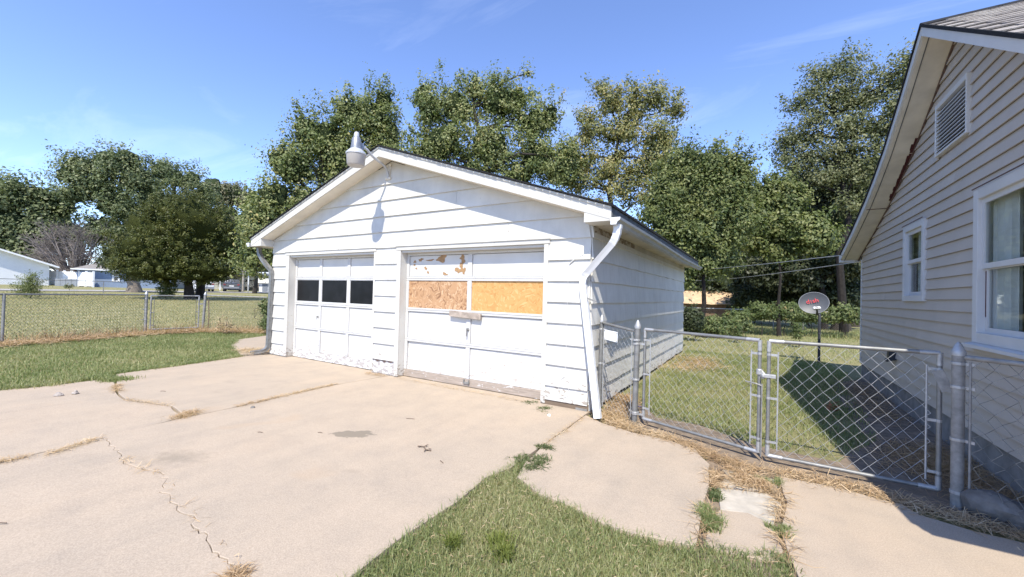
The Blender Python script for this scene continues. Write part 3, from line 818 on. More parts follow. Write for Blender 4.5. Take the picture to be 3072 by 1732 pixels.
# rotted foot of the middle pier
m_ = MB(); m_.hexa([(-4.16, -0.012, .02), (-3.62, -0.012, .02), (-3.62, 0, .02), (-4.16, 0, .02), (-4.16, -0.008, .25), (-3.62, -0.008, .285), (-3.62, 0, .285), (-4.16, 0, .25)])
tag(m_.build('siding_board', M['bottom_wood'], gar), 'rotted, peeling bottom board of the middle pier')
m_ = MB()
for i in range(9):
    x = -4.16 + i * .06; m_.hexa([(x, -.021, .262 + .02 * math.sin(i * 2.3) - .02), (x + .06, -.021, .262 + .02 * math.sin(i * 2.3 + 2.3) - .02), (x + .06, -.009, .27), (x, -.009, .27), (x, -.021, .281), (x + .06, -.021, .281), (x + .06, -.009, .285), (x, -.009, .285)])
m_.build('split_edge', M['seam'], gar)
m_ = MB(); m_.box((-.62, -.020, .004), (.012, -.001, .084)); m_.build('gap_shade_strip', M['stick'], gar)  # dark strip added for the shaded gap under the raised corner board
# framing behind the boards
m_ = MB()
for x0, x1 in ((-GW + .002, -7.0), (-4.20, -3.55), (-0.66, -.002)): m_.box((x0, 0, 0.0), (x1, .12, 2.3))
m_.prism([(-GW + .002, 0, 2.3), (-.002, 0, 2.3), (-.002, 0, gab(0) - .02), (RX, 0, gab(RX) - .01), (-GW + .002, 0, gab(-GW) - .02)], (0, .12, 0))
m_.build('wall', M['white'], gar)
m_ = MB()
m_.box((-GW + .003, .12, 0), (-GW + .1, GD, 2.5)); m_.box((-GW + .1, GD - .1, 0), (-.1, GD, 2.5)); m_.box((-.1, .12, 0), (-.003, GD - .002, 2.5))
m_.prism([(-GW + .1, GD - .1, 2.5), (-.1, GD - .1, 2.5), (RX, GD - .1, gab(RX) - .05)], (0, .1, 0))
m_.build('wall', M['white_side'], gar)
m_ = MB(); m_.box((-7.4, 1.6, 0.01), (-.3, 1.66, 2.4)); m_.build('back_partition', M['dark_room'], gar)
# side wall boards
for k in range(9):
    z0, z1 = (0.02, 0.28) if k == 0 else (ZL[k - 1], min(ZL[k], 2.475) if k < 8 else 2.475)
    if k == 8: z0 = ZL[7]
    e = {0: (0, 3.6, GD), 1: (0, 2.4, 6.1, GD), 2: (0, 4.9, GD), 3: (0, 3.7, GD), 4: (0, 2.4, 6.1, GD), 5: (0, 3.7, GD), 6: (0, 4.9, GD), 7: (0, 3.66, GD), 8: (0, GD)}[k]
    for i in range(len(e) - 1):
        r = random.Random(k * 7 + i)
        y0, y1 = e[i] + .002, e[i + 1] - .002
        m_ = MB(); N_ = 10
        for q_ in range(N_):                       # ragged lower edge
            ya, yb = y0 + (y1 - y0) * q_ / N_, y0 + (y1 - y0) * (q_ + 1) / N_
            wv = lambda y: z0 - .014 + .004 * math.sin(y * 9 + k) + .003 * math.sin(y * 23 + 2 * k) + (0.03 * math.sin(y * 5) * (y % 1) if k == 0 else 0)
            m_.hexa([(0.001, ya, wv(ya)), (.032, ya, wv(ya)), (.032, yb, wv(yb)), (0.001, yb, wv(yb)), (0.001, ya, z1), (.008, ya, z1), (.008, yb, z1), (0.001, yb, z1)])
        m_.build('siding_board', M['white_side'], gar)
# brown bare strip of frieze under the side soffit
m_ = MB(); m_.box((.009, .05, 2.33), (.022, 2.1, 2.468)); tag(m_.build('frieze_board', M['brown_frieze'], gar), 'bare brown frieze board under the right eave')
m_ = MB(); m_.box((.009, 2.12, 2.36), (.024, GD - .05, 2.468)); m_.build('frieze_board', M['old_soffit'], gar)
m_ = MB(); m_.box((.004, .0, .0), (.010, GD, .035)); m_.build('sill_plate', M['seam'], gar)
m_ = MB(); m_.box((-.16, -.03, -.06), (.0, .6, .03)); m_.build('footing', M['foundation'], gar)

# roof: deck, shingles, rakes, soffits
YF, YB = -0.30, GD + 0.3
EXR, EXL = 0.35, -8.04
for s, ex in ((1, EXR), (-1, EXL)):
    ze = RZ - RS * abs(ex - RX)
    m_ = MB(); m_.prism([(RX, YF - .02, RZ), (ex + s * .03, YF - .02, ze - .01), (ex + s * .03, YF - .02, ze + .020), (RX, YF - .02, RZ + .032)], (0, YB - YF + .04, 0))
    m_.build('shingle_roof', M['shingle_dark'], gar)
    m_ = MB()
    for q_ in range(40):                               # ragged shingle butts along the rake
        t0, t1 = q_ / 40, (q_ + 1) / 40 - .003
        xa, xb = RX + (ex + s * .03 - RX) * t0, RX + (ex + s * .03 - RX) * t1
        za, zb = RZ - RS * abs(xa - RX), RZ - RS * abs(xb - RX)
        dz = random.uniform(.0, .012); yy = YF - .035 - random.uniform(0, .012)
        m_.hexa([(xa, yy, za + .003 + dz), (xb, yy, zb + .003), (xb, YF + .1, zb + .025), (xa, YF + .1, za + .025), (xa, yy, za + .017 + dz), (xb, yy, zb + .014), (xb, YF + .1, zb + .035), (xa, YF + .1, za + .035)])
    m_.build('shingle_edge', M['shingle_dark'], gar)
    m_ = MB(); m_.prism([(RX, YF, RZ - .004), (ex, YF, ze - .004), (ex, YF, ze - .16), (RX, YF, RZ - .17)], (0, .025, 0)); m_.build('rake_board', M['trim'], gar)
    m_ = MB(); m_.prism([(RX, YF - .014, RZ - .003), (ex, YF - .014, ze - .003), (ex, YF - .014, ze - .030), (RX, YF - .014, RZ - .030)], (0, .012, 0)); m_.build('drip_strip', M['trim'], gar)
    m_ = MB(); m_.prism([(RX, YF + .025, RZ - .150), (0 if s > 0 else -GW, YF + .025, RZ - .150 - RS * abs((0 if s > 0 else -GW) - RX)), (0 if s > 0 else -GW, YF + .025, RZ - .165 - RS * abs((0 if s > 0 else -GW) - RX)), (RX, YF + .025, RZ - .165)], (0, .30 - .03, 0)); m_.build('soffit', M['soffit'], gar)
    m_ = MB(); m_.prism([(RX, YF, RZ - .165), (ex, YF, ze - .155), (ex, YF, ze - .17), (RX, YF, RZ - .19)], (0, .02, 0))
    # boxed eave return and side soffit
    wx = 0.0 if s > 0 else -GW
    lo, hi = min(wx + s * .02, ex), max(wx + s * .02, ex)
    m_ = MB(); m_.prism([(wx, YF + .004, 2.452), (ex - s * .002, YF + .004, 2.452), (ex - s * .002, YF + .004, ze - .05), (wx, YF + .004, RZ - .17 - RS * abs(wx - RX))], (0, .30 + .0, 0)); m_.build('eave_return', M['trim'], gar)
    m_ = MB(); m_.box((lo, .01, 2.455), (hi - .002, YB - .02, 2.472)); m_.build('soffit', M['old_soffit'] if s > 0 else M['soffit'], gar)
    m_ = MB(); m_.box((ex - .012 * s if s > 0 else ex - .010, YF + .03, 2.455), (ex + .010 if s > 0 else ex + .012, YB - .02, ze - .006)); m_.build('eave_fascia', M['fascia_dark'] if s > 0 else M['trim'], gar)
    m_ = MB(); m_.prism([(RX, YB - .03, RZ - .004), (ex, YB - .03, ze - .004), (ex, YB - .03, ze - .16), (RX, YB - .03, RZ - .17)], (0, .025, 0)); m_.build('rake_board', M['trim'], gar)


def gutter(xw, s, y0, y1, zt, sag, mat, kink=None):
    """K-style gutter: profile swept along y, s = +1 opens away from the wall to +x"""
    prof = [(0, .0), (0, -.085), (.07, -.085), (.085, -.05), (.115, -.03), (.12, .0), (.105, .0), (.100, -.02), (.078, -.038), (.064, -.075), (.010, -.075), (.008, 0)]
    ys_ = [y0 + (y1 - y0) * t for t in (0, .2, .4, .55, .6, .65, .8, 1)]
    m_ = MB(); n_ = len(prof); vs = []; fs = []
    for y in ys_:
        t = (y - y0) / (y1 - y0)
        dz = -sag * (t if kink is None else (t / kink if t < kink else 1 - (t - kink) / (1 - kink) * .2)) + 0.01 * math.sin(t * 7)
        for px, pz in prof: vs.append((xw + s * px, y, zt + pz + dz))
    for i in range(len(ys_) - 1):
        for k in range(n_): fs.append((i * n_ + k, i * n_ + (k + 1) % n_, (i + 1) * n_ + (k + 1) % n_, (i + 1) * n_ + k))
    fs.append(tuple(range(n_))[::-1]); fs.append(tuple((len(ys_) - 1) * n_ + k for k in range(n_)))
    m_.add(vs, fs)
    g_ = m_.build('gutter', mat, gar)
    m_ = MB(); m_.prism([(xw, y0 - .004, zt), (xw, y0 - .004, zt - .086), (xw + s * .07, y0 - .004, zt - .086), (xw + s * .086, y0 - .004, zt - .05), (xw + s * .116, y0 - .004, zt - .03), (xw + s * .121, y0 - .004, zt)], (0, .003, 0))
    m_.build('end_cap', M['spout_white'], g_)
    return g_


gutter(EXR + .014, 1, -.36, GD + .2, 2.475, .035, M['gutter'], kink=.62)
gutter(EXL - .014, -1, -.33, GD + .2, 2.53, .02, M['gutter'])


def spout(path, w, d, mat, name='downspout', ribs=(), parent=None):
    """rectangular downspout swept along a path; ribs: path fractions with crimped elbows"""
    P = [np.array(p, float) for p in path]; vs = []; fs = []
    prof = []
    for cx, cy, nx in ((-1, -1, 0), (0, -1, 1), (1, -1, 0), (1, 0, 1), (1, 1, 0), (0, 1, 1), (-1, 1, 0), (-1, 0, 1)):
        k = .90 if nx else 1.0
        prof.append((cx * w / 2 * k, cy * d / 2 * k))
    for i in range(len(P)):
        t = P[min(i + 1, len(P) - 1)] - P[max(i - 1, 0)]; t /= np.linalg.norm(t)
        bx = np.array((1.0, 0, 0)); bx = bx - t * (bx @ t)
        if np.linalg.norm(bx) < .35: bx = np.array((0, 0, 1.0)) - t * t[2]
        bx /= np.linalg.norm(bx); by = np.cross(t, bx)
        k = 1.0 + (.07 if (i in ribs and i % 2) else 0)
        for a, c in prof: vs.append(P[i] + (bx * a + by * c) * k)
    for i in range(len(P) - 1):
        for k in range(8): fs.append((i * 8 + k, i * 8 + (k + 1) % 8, (i + 1) * 8 + (k + 1) % 8, (i + 1) * 8 + k))
    fs.append(tuple(range(8))[::-1]); fs.append(tuple((len(P) - 1) * 8 + k for k in range(8)))
    return MB().add(vs, fs).build(name, mat, parent or gar)


def arc(P0, P1, P2, k=8):
    P0, P1, P2 = map(np.array, (P0, P1, P2))
    return [tuple((1 - t) ** 2 * P0 + 2 * t * (1 - t) * P1 + t * t * P2) for t in [i / k for i in range(k + 1)]]


# right downspout: elbow under the gutter, slants back to the wall, then leans out loose to the slab
up_el = arc((.43, -.27, 2.40), (.43, -.27, 2.24), (.34, -.235, 2.16), 8)
lo_el = arc((.00, -.10, 1.84), (-.09, -.07, 1.77), (-.075, -.07, 1.64), 8)
sp_ = spout(up_el + lo_el + [(-.07, -.075, 1.6), (.25, -.32, 0.03)], .085, .062, M['spout_white'], ribs=list(range(1, 9)) + list(range(10, 18)))
tag(sp_, 'white downspout hanging loose from the right gutter')
m_ = MB(); m_.bar((-.03, -.115, 1.50), (.12, -.10, 1.45), .004, .02); m_.build('strap', M['galv_old'], sp_)
# left downspout: galvanised, elbows in to the corner
up_l = [(-8.08, -.10, 2.44), (-8.07, -.10, 2.36)] + arc((-8.05, -.10, 2.30), (-7.80, -.12, 2.08), (-7.62, -.085, 1.95), 6) + arc((-7.60, -.08, 1.93), (-7.57, -.075, 1.88), (-7.565, -.07, 1.80), 4)
lo_l = arc((-7.60, -.075, .22), (-7.60, -.08, .10), (-7.68, -.2, .075), 5) + [(-7.78, -.36, .05)]
sl = spout(up_l + [(-7.575, -.07, 1.2), (-7.59, -.07, .6)] + lo_l, .085, .07, M['galv'])
tag(sl, 'galvanised downspout at the left corner')

# trims and jambs
for (xa, xb) in ((-7.08, -6.965), (-3.61, -3.52), (-.69, -.62)):
    m_ = MB(); m_.box((xa, -.030, 0.015), (xb, -.003, 2.235)); m_.build('door_casing', M['trim'], gar, bevel=.004)
m_ = MB(); m_.box((-4.215, -.026, .27), (-4.172, -.003, 2.235)); m_.build('door_casing', M['trim'], gar, bevel=.003)
for (xa, xb) in ((-7.10, -4.16), (-3.63, -.60)):
    m_ = MB(); m_.hexa([(xa, -.034, 2.238), (xb, -.034, 2.240), (xb, -.003, 2.240), (xa, -.003, 2.238), (xa, -.034, 2.306), (xb, -.034, 2.302), (xb, -.003, 2.306), (xa, -.003, 2.306)]); m_.build('door_header', M['trim'], gar, bevel=.004)
    m_ = MB(); m_.prism([(xa - .01, -.05, 2.310), (xb + .01, -.05, 2.306), (xb + .01, -.05, 2.316), (xa - .01, -.05, 2.322)], (0, .045, 0)); m_.build('drip_cap', M['trim'], gar)
for (xa, xb) in ((-7.0, -6.966), (-4.212, -4.18), (-3.55, -3.521), (-.689, -.66)):
    m_ = MB(); m_.box((xa, -.002, 0.01), (xb, .19, 2.238)); m_.build('jamb', M['trim'], gar)
for (xa, xb) in ((-6.966, -4.212), (-3.521, -.689)):
    m_ = MB(); m_.box((xa, .001, 2.200), (xb, .19, 2.238)); m_.build('jamb', M['trim'], gar)


def overhead_door(x0, x1, cols, label, boarded=False):
    d = bpy.data.objects.new('garage_door', None); COL.objects.link(d); d.parent = gar; d.empty_display_size = .1
    ORG[d.name] = ORG[gar.name]; d['label'] = label
    y = .128
    rails = [(2.155, 2.198), (1.715, 1.785), (1.165, 1.235), (.635, .70)]
    r = random.Random(5 if boarded else 4)
    for z0, z1 in rails:
        split = (z0 + z1) / 2
        for za, zb in ((z0, split - .002), (split + .002, z1)) if z0 < 2 else ((z0, z1),):
            m_ = MB(); m_.box((x0, y, za), (x1, y + .04, zb)); m_.build('rail', M['door_rail'], d, bevel=.003)
    m_ = MB(); m_.box((x0, y, .008), (x1, y + .04, .175 if not boarded else .13)); m_.build('bottom_rail', M['bottom_bare' if boarded else 'bottom_wood'], d, bevel=.003)
    rows = [(1.786, 2.154), (1.236, 1.714), (.701, 1.164), (.176 if not boarded else .131, .634)]
    sw = .085
    xs_ = [x0 + (x1 - x0) * i / cols for i in range(cols + 1)]
    for ri, (za, zb) in enumerate(rows):
        for i in range(cols + 1):
            a = xs_[i] - (sw / 2 if 0 < i < cols else (0 if i == 0 else sw * .7)); b2 = xs_[i] + (sw / 2 if 0 < i < cols else (sw * .7 if i == 0 else 0))
            m_ = MB(); m_.box((a, y + .0015, za + .001), (b2, y + .04, zb - .001)); m_.build('stile', M['door_rail'], d, bevel=.003)
        for i in range(cols):
            a = xs_[i] + (sw / 2 if i else sw * .7); b2 = xs_[i + 1] - (sw / 2 if i < cols - 1 else sw * .7)
            if ri == 1:
                if boarded:
                    m_ = MB(); m_.box((a - .004, y + (.016 if i == 0 else .022), za), (b2 + .004, y + .034, zb))
                    tag(m_.build('strand_board', M['osb_old'] if i == 0 else M['osb_new'], d), 'weathered strand board filling the left opening' if i == 0 else 'fresh orange strand board filling the right opening')
                else:
                    m_ = MB(); m_.box((a, y + .020, za), (b2, y + .026, zb)); m_.build('pane', M['pane_dark'], d)
                    m_ = MB()
                    for (p0, p1) in (((a, za), (b2, za + .012)), ((a, zb - .010), (b2, zb)), ((a, za + .012), (a + .010, zb - .010)), ((b2 - .010, za + .012), (b2, zb - .010))):
                        m_.box((p0[0], y + .008, p0[1]), (p1[0], y + .020, p1[1]))
                    m_.build('glazing_bead', M['door_rail'], d)
            else:
                m_ = MB(); tilt = 0.0; a, b2, za_, zb_ = a + .006, b2 - .006, za + .004, zb - .007
                if boarded and ri == 3: tilt = .014
                m_.hexa([(a, y + .022 - tilt * .3, za_), (b2, y + .022, za_), (b2, y + .034, za_), (a, y + .034, za_), (a, y + .022 + (tilt if i == 0 else 0), zb_ - tilt * (1.2 if i == 0 else .5)), (b2, y + .022 + tilt * .3, zb_ - tilt * (1.5 if i == 0 else 0)), (b2, y + .036, zb_), (a, y + .036, zb_)])
                m_.build('panel', M['door'], d)
    m_ = MB(); m_.box((x0 + .01, y + .041, .05), (x1 - .01, y + .05, 2.19)); m_.build('backing', M['dark_room'], d)  # near-black sheet, painted-in shade for the gaps round the panels
    return d, y


dl, dy_ = overhead_door(-6.963, -4.214, 3, 'three-column overhead door with dark window panes')
m_ = MB(); m_.lathe([(.022, 0), (.022, .012), (.008, .014), (.008, .03)], (-6.085, dy_ - .002, .93), 12, (0, -1, 0)); m_.bar((-6.085, dy_ - .028, .945), (-6.085, dy_ - .028, .87), .014, .008, (0, 1, 0)); m_.build('handle', M['galv_old'], dl)
dr, dy_ = overhead_door(-3.519, -.691, 2, 'two-column overhead door with strand board in the window openings', True)
m_ = MB(); m_.lathe([(.028, 0), (.028, .012), (.010, .016), (.010, .04)], (-2.105, dy_ - .002, .93), 12, (0, -1, 0)); m_.bar((-2.105, dy_ - .036, .95), (-2.108, dy_ - .036, .82), .018, .010, (0, 1, 0)); m_.build('handle', M['galv_old'], dr)
m_ = MB(); m_.box((-2.16, dy_ - .02, .055), (-2.04, dy_ - .001, .085)); m_.box((-2.155, dy_ - .03, .06), (-2.14, dy_ - .001, .12)); m_.box((-2.06, dy_ - .03, .06), (-2.045, dy_ - .001, .12)); m_.build('lift_handle', M['galv_old'], dr)
m_ = MB(); m_.hexa([(-2.47, dy_ - .045, 1.128), (-1.84, dy_ - .045, 1.098), (-1.84, dy_ - .002, 1.098), (-2.47, dy_ - .002, 1.128), (-2.47, dy_ - .045, 1.222), (-1.84, dy_ - .045, 1.192), (-1.84, dy_ - .002, 1.192), (-2.47, dy_ - .002, 1.222)])
tag(m_.build('nailed_board', M['wood_grey'], dr, bevel=.003), 'short grey weathered board nailed across the door')


def flake(cx, cz, rx, rz, seed, mat='brown_bare', y=None):
    r = random.Random(seed); k = 22
    ph = [r.uniform(0, 6.28) for _ in range(4)]
    lp = []
    for i in range(k):
        a = 2 * math.pi * i / k
        rr = 1 + .28 * math.sin(2 * a + ph[0]) + .22 * math.sin(3 * a + ph[1]) + .16 * math.sin(5 * a + ph[2]) + r.uniform(-.12, .12)
        lp.append((cx + rx * rr * math.cos(a), (y if y is not None else dy_ + .0200 - seed * .0003), cz + rz * rr * math.sin(a)))
    MB().prism(lp, (0, .0016, 0)).build('bare_patch', M[mat], dr)


for i, (cx, cz, rx, rz) in enumerate([(-2.72, 2.09, .115, .050), (-2.98, 2.07, .07, .018), (-3.20, 2.08, .05, .026), (-3.34, 2.05, .025, .028), (-3.35, 1.99, .018, .022), (-2.27, 2.08, .055, .055), (-2.29, 1.97, .045, .05), (-2.33, 1.89, .09, .045), (-2.24, 1.88, .03, .07), (-3.08, 1.93, .03, .028), (-2.64, 1.83, .05, .022), (-3.02, 1.86, .02, .025), (-3.30, 1.93, .02, .016)]):
    flake(cx, cz, rx, rz, i)

# ghost of an old conduit and strap holes on the right pier
m_ = MB(); m_.tube([(-.30, -.026, 1.95), (-.22, -.028, 2.02), (-.10, -.028, 2.07)], .008, 6); m_.tube([(-.31, -.030, 1.90), (-.315, -.030, .45)], .004, 5); m_.build('painted_conduit', M['white'], gar)
m_ = MB(); m_.tube(arc((-.33, -.03, .42), (-.48, -.03, .30), (-.36, -.03, .12), 8) + [(-.28, -.03, .16), (-.26, -.03, .3)], .0035, 5); m_.build('painted_wire', M['white'], gar)

# yard light on its arm
yl = thing('yard_light', 'dusk-to-dawn yard light with grey cap and cloudy lens above the garage gable', 'lamp', (-3.88, -.74, 3.5))
c0 = (-3.88, -.74, .06)
tl = (0.02, -.06, 1)
m_ = MB(); m_.lathe([(.128, 3.530), (.140, 3.545), (.153, 3.70), (.157, 3.715), (.140, 3.718)], c0, 28); m_.build('lens', M['lens'], yl, True)
m_ = MB(); m_.lathe([(.164, 3.715), (.164, 3.735), (.142, 3.762), (.098, 3.805), (.088, 3.81)], c0, 28); m_.build('collar', M['lamp_white'], yl, True)
m_ = MB(); m_.lathe([(.092, 3.805), (.088, 3.84), (.068, 3.99), (.052, 4.01), (.035, 4.012)], c0, 24); m_.build('ballast_housing', M['lamp_metal'], yl, True)
m_ = MB(); m_.lathe([(.044, 4.008), (.044, 4.03), (.040, 4.075), (.026, 4.095), (.01, 4.10)], c0, 18); m_.build('photocell', M['lamp_white'], yl, True)
m_ = MB(); m_.tube(arc((-3.88, -.04, 3.56), (-3.88, -.05, 3.74), (-3.88, -.19, 3.785), 6) + arc((-3.88, -.25, 3.80), (-3.88, -.42, 3.84), (-3.88, -.52, 3.93), 5) + [(-3.88, -.64, 3.965)], .022, 10); m_.build('arm', M['lamp_white'], yl, True)
m_ = MB(); m_.box((-3.945, -.055, 3.535), (-3.815, -.026, 3.575)); m_.tube([(-3.85, -.028, 3.56), (-3.85, -.03, 3.80)], .008, 6); m_.lathe([(.02, 0), (.024, .01), (.012, .025)], (-3.85, -.026, 3.80), 10, (0, -1, 0)); m_.build('bracket', M['soffit'], yl)
m_ = MB(); m_.box((-3.905, -.68, 3.89), (-3.855, -.60, 4.00)); m_.build('clamp', M['lamp_metal'], yl, bevel=.008)

# ------------------------------------------------------------------ the house on the right
HX, HF = 3.75, 3.45
house = thing('house', 'beige lap-sided house gable with flared eave and white trimmed windows', 'house', (7.5, 1.5, 0))
PROF = [(-2.85, 2.24), (1.09, 4.68), (1.85, 4.20), (2.59, 3.78), (3.2, 3.505), (3.8, 3.275), (4.9, 2.93), (6.2, 2.57)]


def roof_z(y):
    for (a, za), (b2, zb) in zip(PROF, PROF[1:]):
        if a <= y <= b2: return za + (zb - za) * (y - a) / (b2 - a)
    return PROF[0][1]


def y_at(z, side):
    """where the soffit line under the roof stands at height z (+.13)"""
    z = z + .135
    seg = list(zip(PROF, PROF[1:]))
    seg = seg[:1] if side < 0 else seg[1:]
    for (a, za), (b2, zb) in seg:
        if min(za, zb) <= z <= max(za, zb): return a + (b2 - a) * (z - za) / (zb - za)
    return None


WIN = [(2.03, 2.91, 1.565, 2.64), (-.78, .62, 1.17, 2.655), (.79, 1.665, 3.30, 3.925)]   # y0,y1,z0,z1 outer frames
k = 0; z = .30
YBK, YFR = 5.83, -2.45
while z < 4.5:
    z1 = z + .1295
    yb, yf = y_at(z, 1), y_at(z, -1)
    yb1, yf1 = y_at(z1, 1), y_at(z1, -1)
    yb = min(YBK, yb if yb is not None else YBK); yf = max(YFR, yf if yf is not None else YFR)
    if yb1 is None: yb1 = YBK if z < 3 else yb - .2
    if yf1 is None: yf1 = YFR if z < 3 else yf + .2
    yb1 = min(YBK, yb1); yf1 = max(YFR, yf1)
    if yb - yf < .15: break
    segs = [(yf, yf1, yb, yb1)]
    for (a, b2, za, zb) in WIN:
        if za < z + .06 and zb > z + .07:
            ns = []
            for s_ in segs:
                if s_[0] < b2 and s_[2] > a:
                    if s_[0] < a - .02: ns.append((s_[0], s_[1], a + .02, a + .02))
                    if s_[2] > b2 + .02: ns.append((b2 - .02, b2 - .02, s_[2], s_[3]))
                else: ns.append(s_)
            segs = ns
    ns = []
    for s_ in segs:
        w_ = s_[2] - s_[0]
        if w_ > 2.2:
            jy = s_[0] + w_ * (.3 + .4 * ((k * 0.618) % 1))
            ns += [(s_[0], s_[1], jy - .0015, jy - .0015), (jy + .0015, jy + .0015, s_[2], s_[3])]
        else: ns.append(s_)
    segs = ns
    for s_ in segs:
        m_ = MB(); zb_ = z - .006
        m_.hexa([(HX - .026, s_[0], zb_), (HX - .012, s_[0], zb_), (HX - .012, s_[2], zb_), (HX - .026, s_[2], zb_), (HX - .004, s_[1], z1 - .007), (HX, s_[1], z1 - .007), (HX, s_[3], z1 - .007), (HX - .004, s_[3], z1 - .007)])
        m_.build('siding_board', M['house_siding'], house)
    z = z1; k += 1
# wall core with window openings, other walls, floor
m_ = MB()
yy = [YFR, -.70, .64, 2.15, 2.88, YBK]
for a, b2, zr in ((YFR, -.70, None), (-.70, .64, (1.25, 2.57)), (.64, 2.15, None), (2.15, 2.88, (1.65, 2.56)), (2.88, YBK, None)):
    za = roof_z(a) - .14; zb = roof_z(b2) - .14
    def blk(y0, y1, lo, t0, t1):
        m_.hexa([(HX + .001, y0, lo), (HX + .12, y0, lo), (HX + .12, y1, lo), (HX + .001, y1, lo), (HX + .001, y0, t0), (HX + .12, y0, t0), (HX + .12, y1, t1), (HX + .001, y1, t1)])
    if zr is None and a < 1.09 < b2:
        blk(a, 1.09, .0, za, 4.53); blk(1.09, b2, .0, 4.53, zb)
    elif zr is None: blk(a, b2, 0, za, zb)
    else: blk(a, b2, 0, zr[0], zr[0]); blk(a, b2, zr[1], za, zb)
m_.box((HX + .12, YBK - .12, 0), (12, YBK, 2.4)); m_.box((HX + .12, YFR, 0), (12, YFR + .12, 2.25)); m_.box((11.9, YFR, 0), (12, YBK, 2.4))
m_.box((HX + .12, YFR + .12, .3), (11.9, YBK - .12, .34)); m_.box((HX + .12, YFR + .12, 2.66), (11.9, YBK - .12, 2.70))
m_.build('wall', M['lap_shadow'], house)
m_ = MB(); m_.box((HX + 2.2, YFR + .2, .35), (HX + 2.25, YBK - .2, 2.6)); m_.build('room_wall', M['grey_panel'], house)
m_ = MB(); m_.box((HX - .001, YFR, -.1), (HX + .2, YBK, .292)); m_.build('foundation', M['foundation'], house)
m_ = MB(); m_.box((HX - .028, YBK - .05, .29), (HX + .05, YBK + .012, 2.42)); m_.build('corner_board', M['house_trim'], house, bevel=.004)
# roof planes, rake boards, soffit
for (a, za), (b2, zb) in zip(PROF, PROF[1:]):
    m_ = MB(); m_.hexa([(HF + .004, a, za - .03), (12.3, a, za - .03), (12.3, b2, zb - .03), (HF + .004, b2, zb - .03), (HF + .004, a, za), (12.3, a, za), (12.3, b2, zb), (HF + .004, b2, zb)]); m_.build('roof_deck', M['roof_grey'], house)
    m_ = MB(); m_.prism([(HF - .02, a, za - .004), (HF - .02, b2, zb - .004), (HF - .02, b2, zb - .125), (HF - .02, a, za - .125)], (.023, 0, 0)); m_.build('rake_board', M['house_trim'], house)
    m_ = MB(); m_.prism([(HF - .034, a, za + .018), (HF - .034, b2, zb + .018), (HF - .034, b2, zb - .020), (HF - .034, a, za - .020)], (.012, 0, 0)); m_.build('shingle_edge', M['shingle_dark'], house)
    m_ = MB(); m_.hexa([(HF + .004, a, za - .135), (HX - .001, a, za - .135), (HX - .001, b2, zb - .135), (HF + .004, b2, zb - .135), (HF + .004, a, za - .122), (HX - .001, a, za - .122), (HX - .001, b2, zb - .122), (HF + .004, b2, zb - .122)]); m_.build('soffit', M['house_soffit'], house)
    if a > 1: 
        m_ = MB(); m_.bar((HX - .022, a, za - .145), (HX - .022, b2, zb - .145), .018, .026, (0, 0, 1)); m_.build('frieze_seam', M['seam'], house)
        m_ = MB(); m_.bar((HF + .05, a, za - .139), (HF + .05, b2, zb - .139), .008, .006); m_.build('soffit_seam', M['fascia_dark'], house)
m_ = MB(); m_.box((HF + .005, 3.86, roof_z(3.86) - .145), (HX - .01, 3.875, roof_z(3.86) - .136)); m_.build('soffit_joint', M['seam'], house)
m_ = MB()
for q_ in range(14):
    t = q_ / 13; y = 2.35 + 1.2 * t; w_ = .012 + .018 * abs(math.sin(q_ * 1.7))
    m_.hexa([(HX - .045 - w_, y, roof_z(y) - .1375), (HX - .03, y, roof_z(y) - .1375), (HX - .03, y + .095, roof_z(y + .095) - .1375), (HX - .045 - w_ * .8, y + .095, roof_z(y + .095) - .1375), (HX - .045 - w_, y, roof_z(y) - .134), (HX - .03, y, roof_z(y) - .134), (HX - .03, y + .095, roof_z(y + .095) - .134), (HX - .045 - w_ * .8, y + .095, roof_z(y + .095) - .134)])
tag(m_.build('bare_streak', M['rust'], house), 'dark red bare streak along the rake soffit')
m_ = MB(); m_.box((HF - .03, 6.16, 2.40), (HX + 8, 6.28, 2.545)); m_.build('eave_gutter', M['house_trim'], house)
m_ = MB(); m_.box((HX - .01, YBK, 2.405), (12, 6.16, 2.42)); m_.build('soffit', M['house_soffit'], house)
m_ = MB(); m_.box((HF, -2.87, 2.09), (12.3, -2.845, 2.235)); m_.build('eave_fascia', M['house_trim'], house)
m_ = MB(); m_.box((HX, -2.845, 2.10), (12, YFR, 2.115)); m_.build('soffit', M['house_soffit'], house)
# shingle tabs on the near slope
sl_v = np.array((0, 1.09 + 2.85, 4.68 - 2.24)); LEN = np.linalg.norm(sl_v); sdir = sl_v / LEN; snrm = np.array((0, -sdir[2], sdir[1]))
E_ = .142
tabs = []
for v_ in range(3):
    me = bpy.data.meshes.new('shingle'); w_ = .152 + .0
    P_ = []
    for (u, t, hgt) in ((-w_, 0, .004), (w_, 0, .004), (w_, E_ + .02, .001), (-w_, E_ + .02, .001)): P_.append(np.array((u, 0, 0)) + sdir * t + snrm * hgt)
    P2 = [p + snrm * (.011 if i < 2 else .004) for i, p in enumerate(P_)]
    P2[0] = P2[0] + snrm * (.001 * v_)
    me.from_pydata([tuple(p) for p in P_ + P2], [], [(0, 3, 2, 1), (4, 5, 6, 7), (0, 1, 5, 4), (1, 2, 6, 5), (2, 3, 7, 6), (3, 0, 4, 7)])
    tabs.append(me)
for i_, col_ in enumerate(((0.30, 0.27, 0.245), (0.36, 0.33, 0.30), (0.24, 0.215, 0.20))):
    tabs[i_].materials.append(simple('weathered_shingle', col_, 0.95, var=0.3, scale=35, bmp=0.5))
rows_ = int(LEN / E_)
ro = random.Random(9)
far_m = MB()
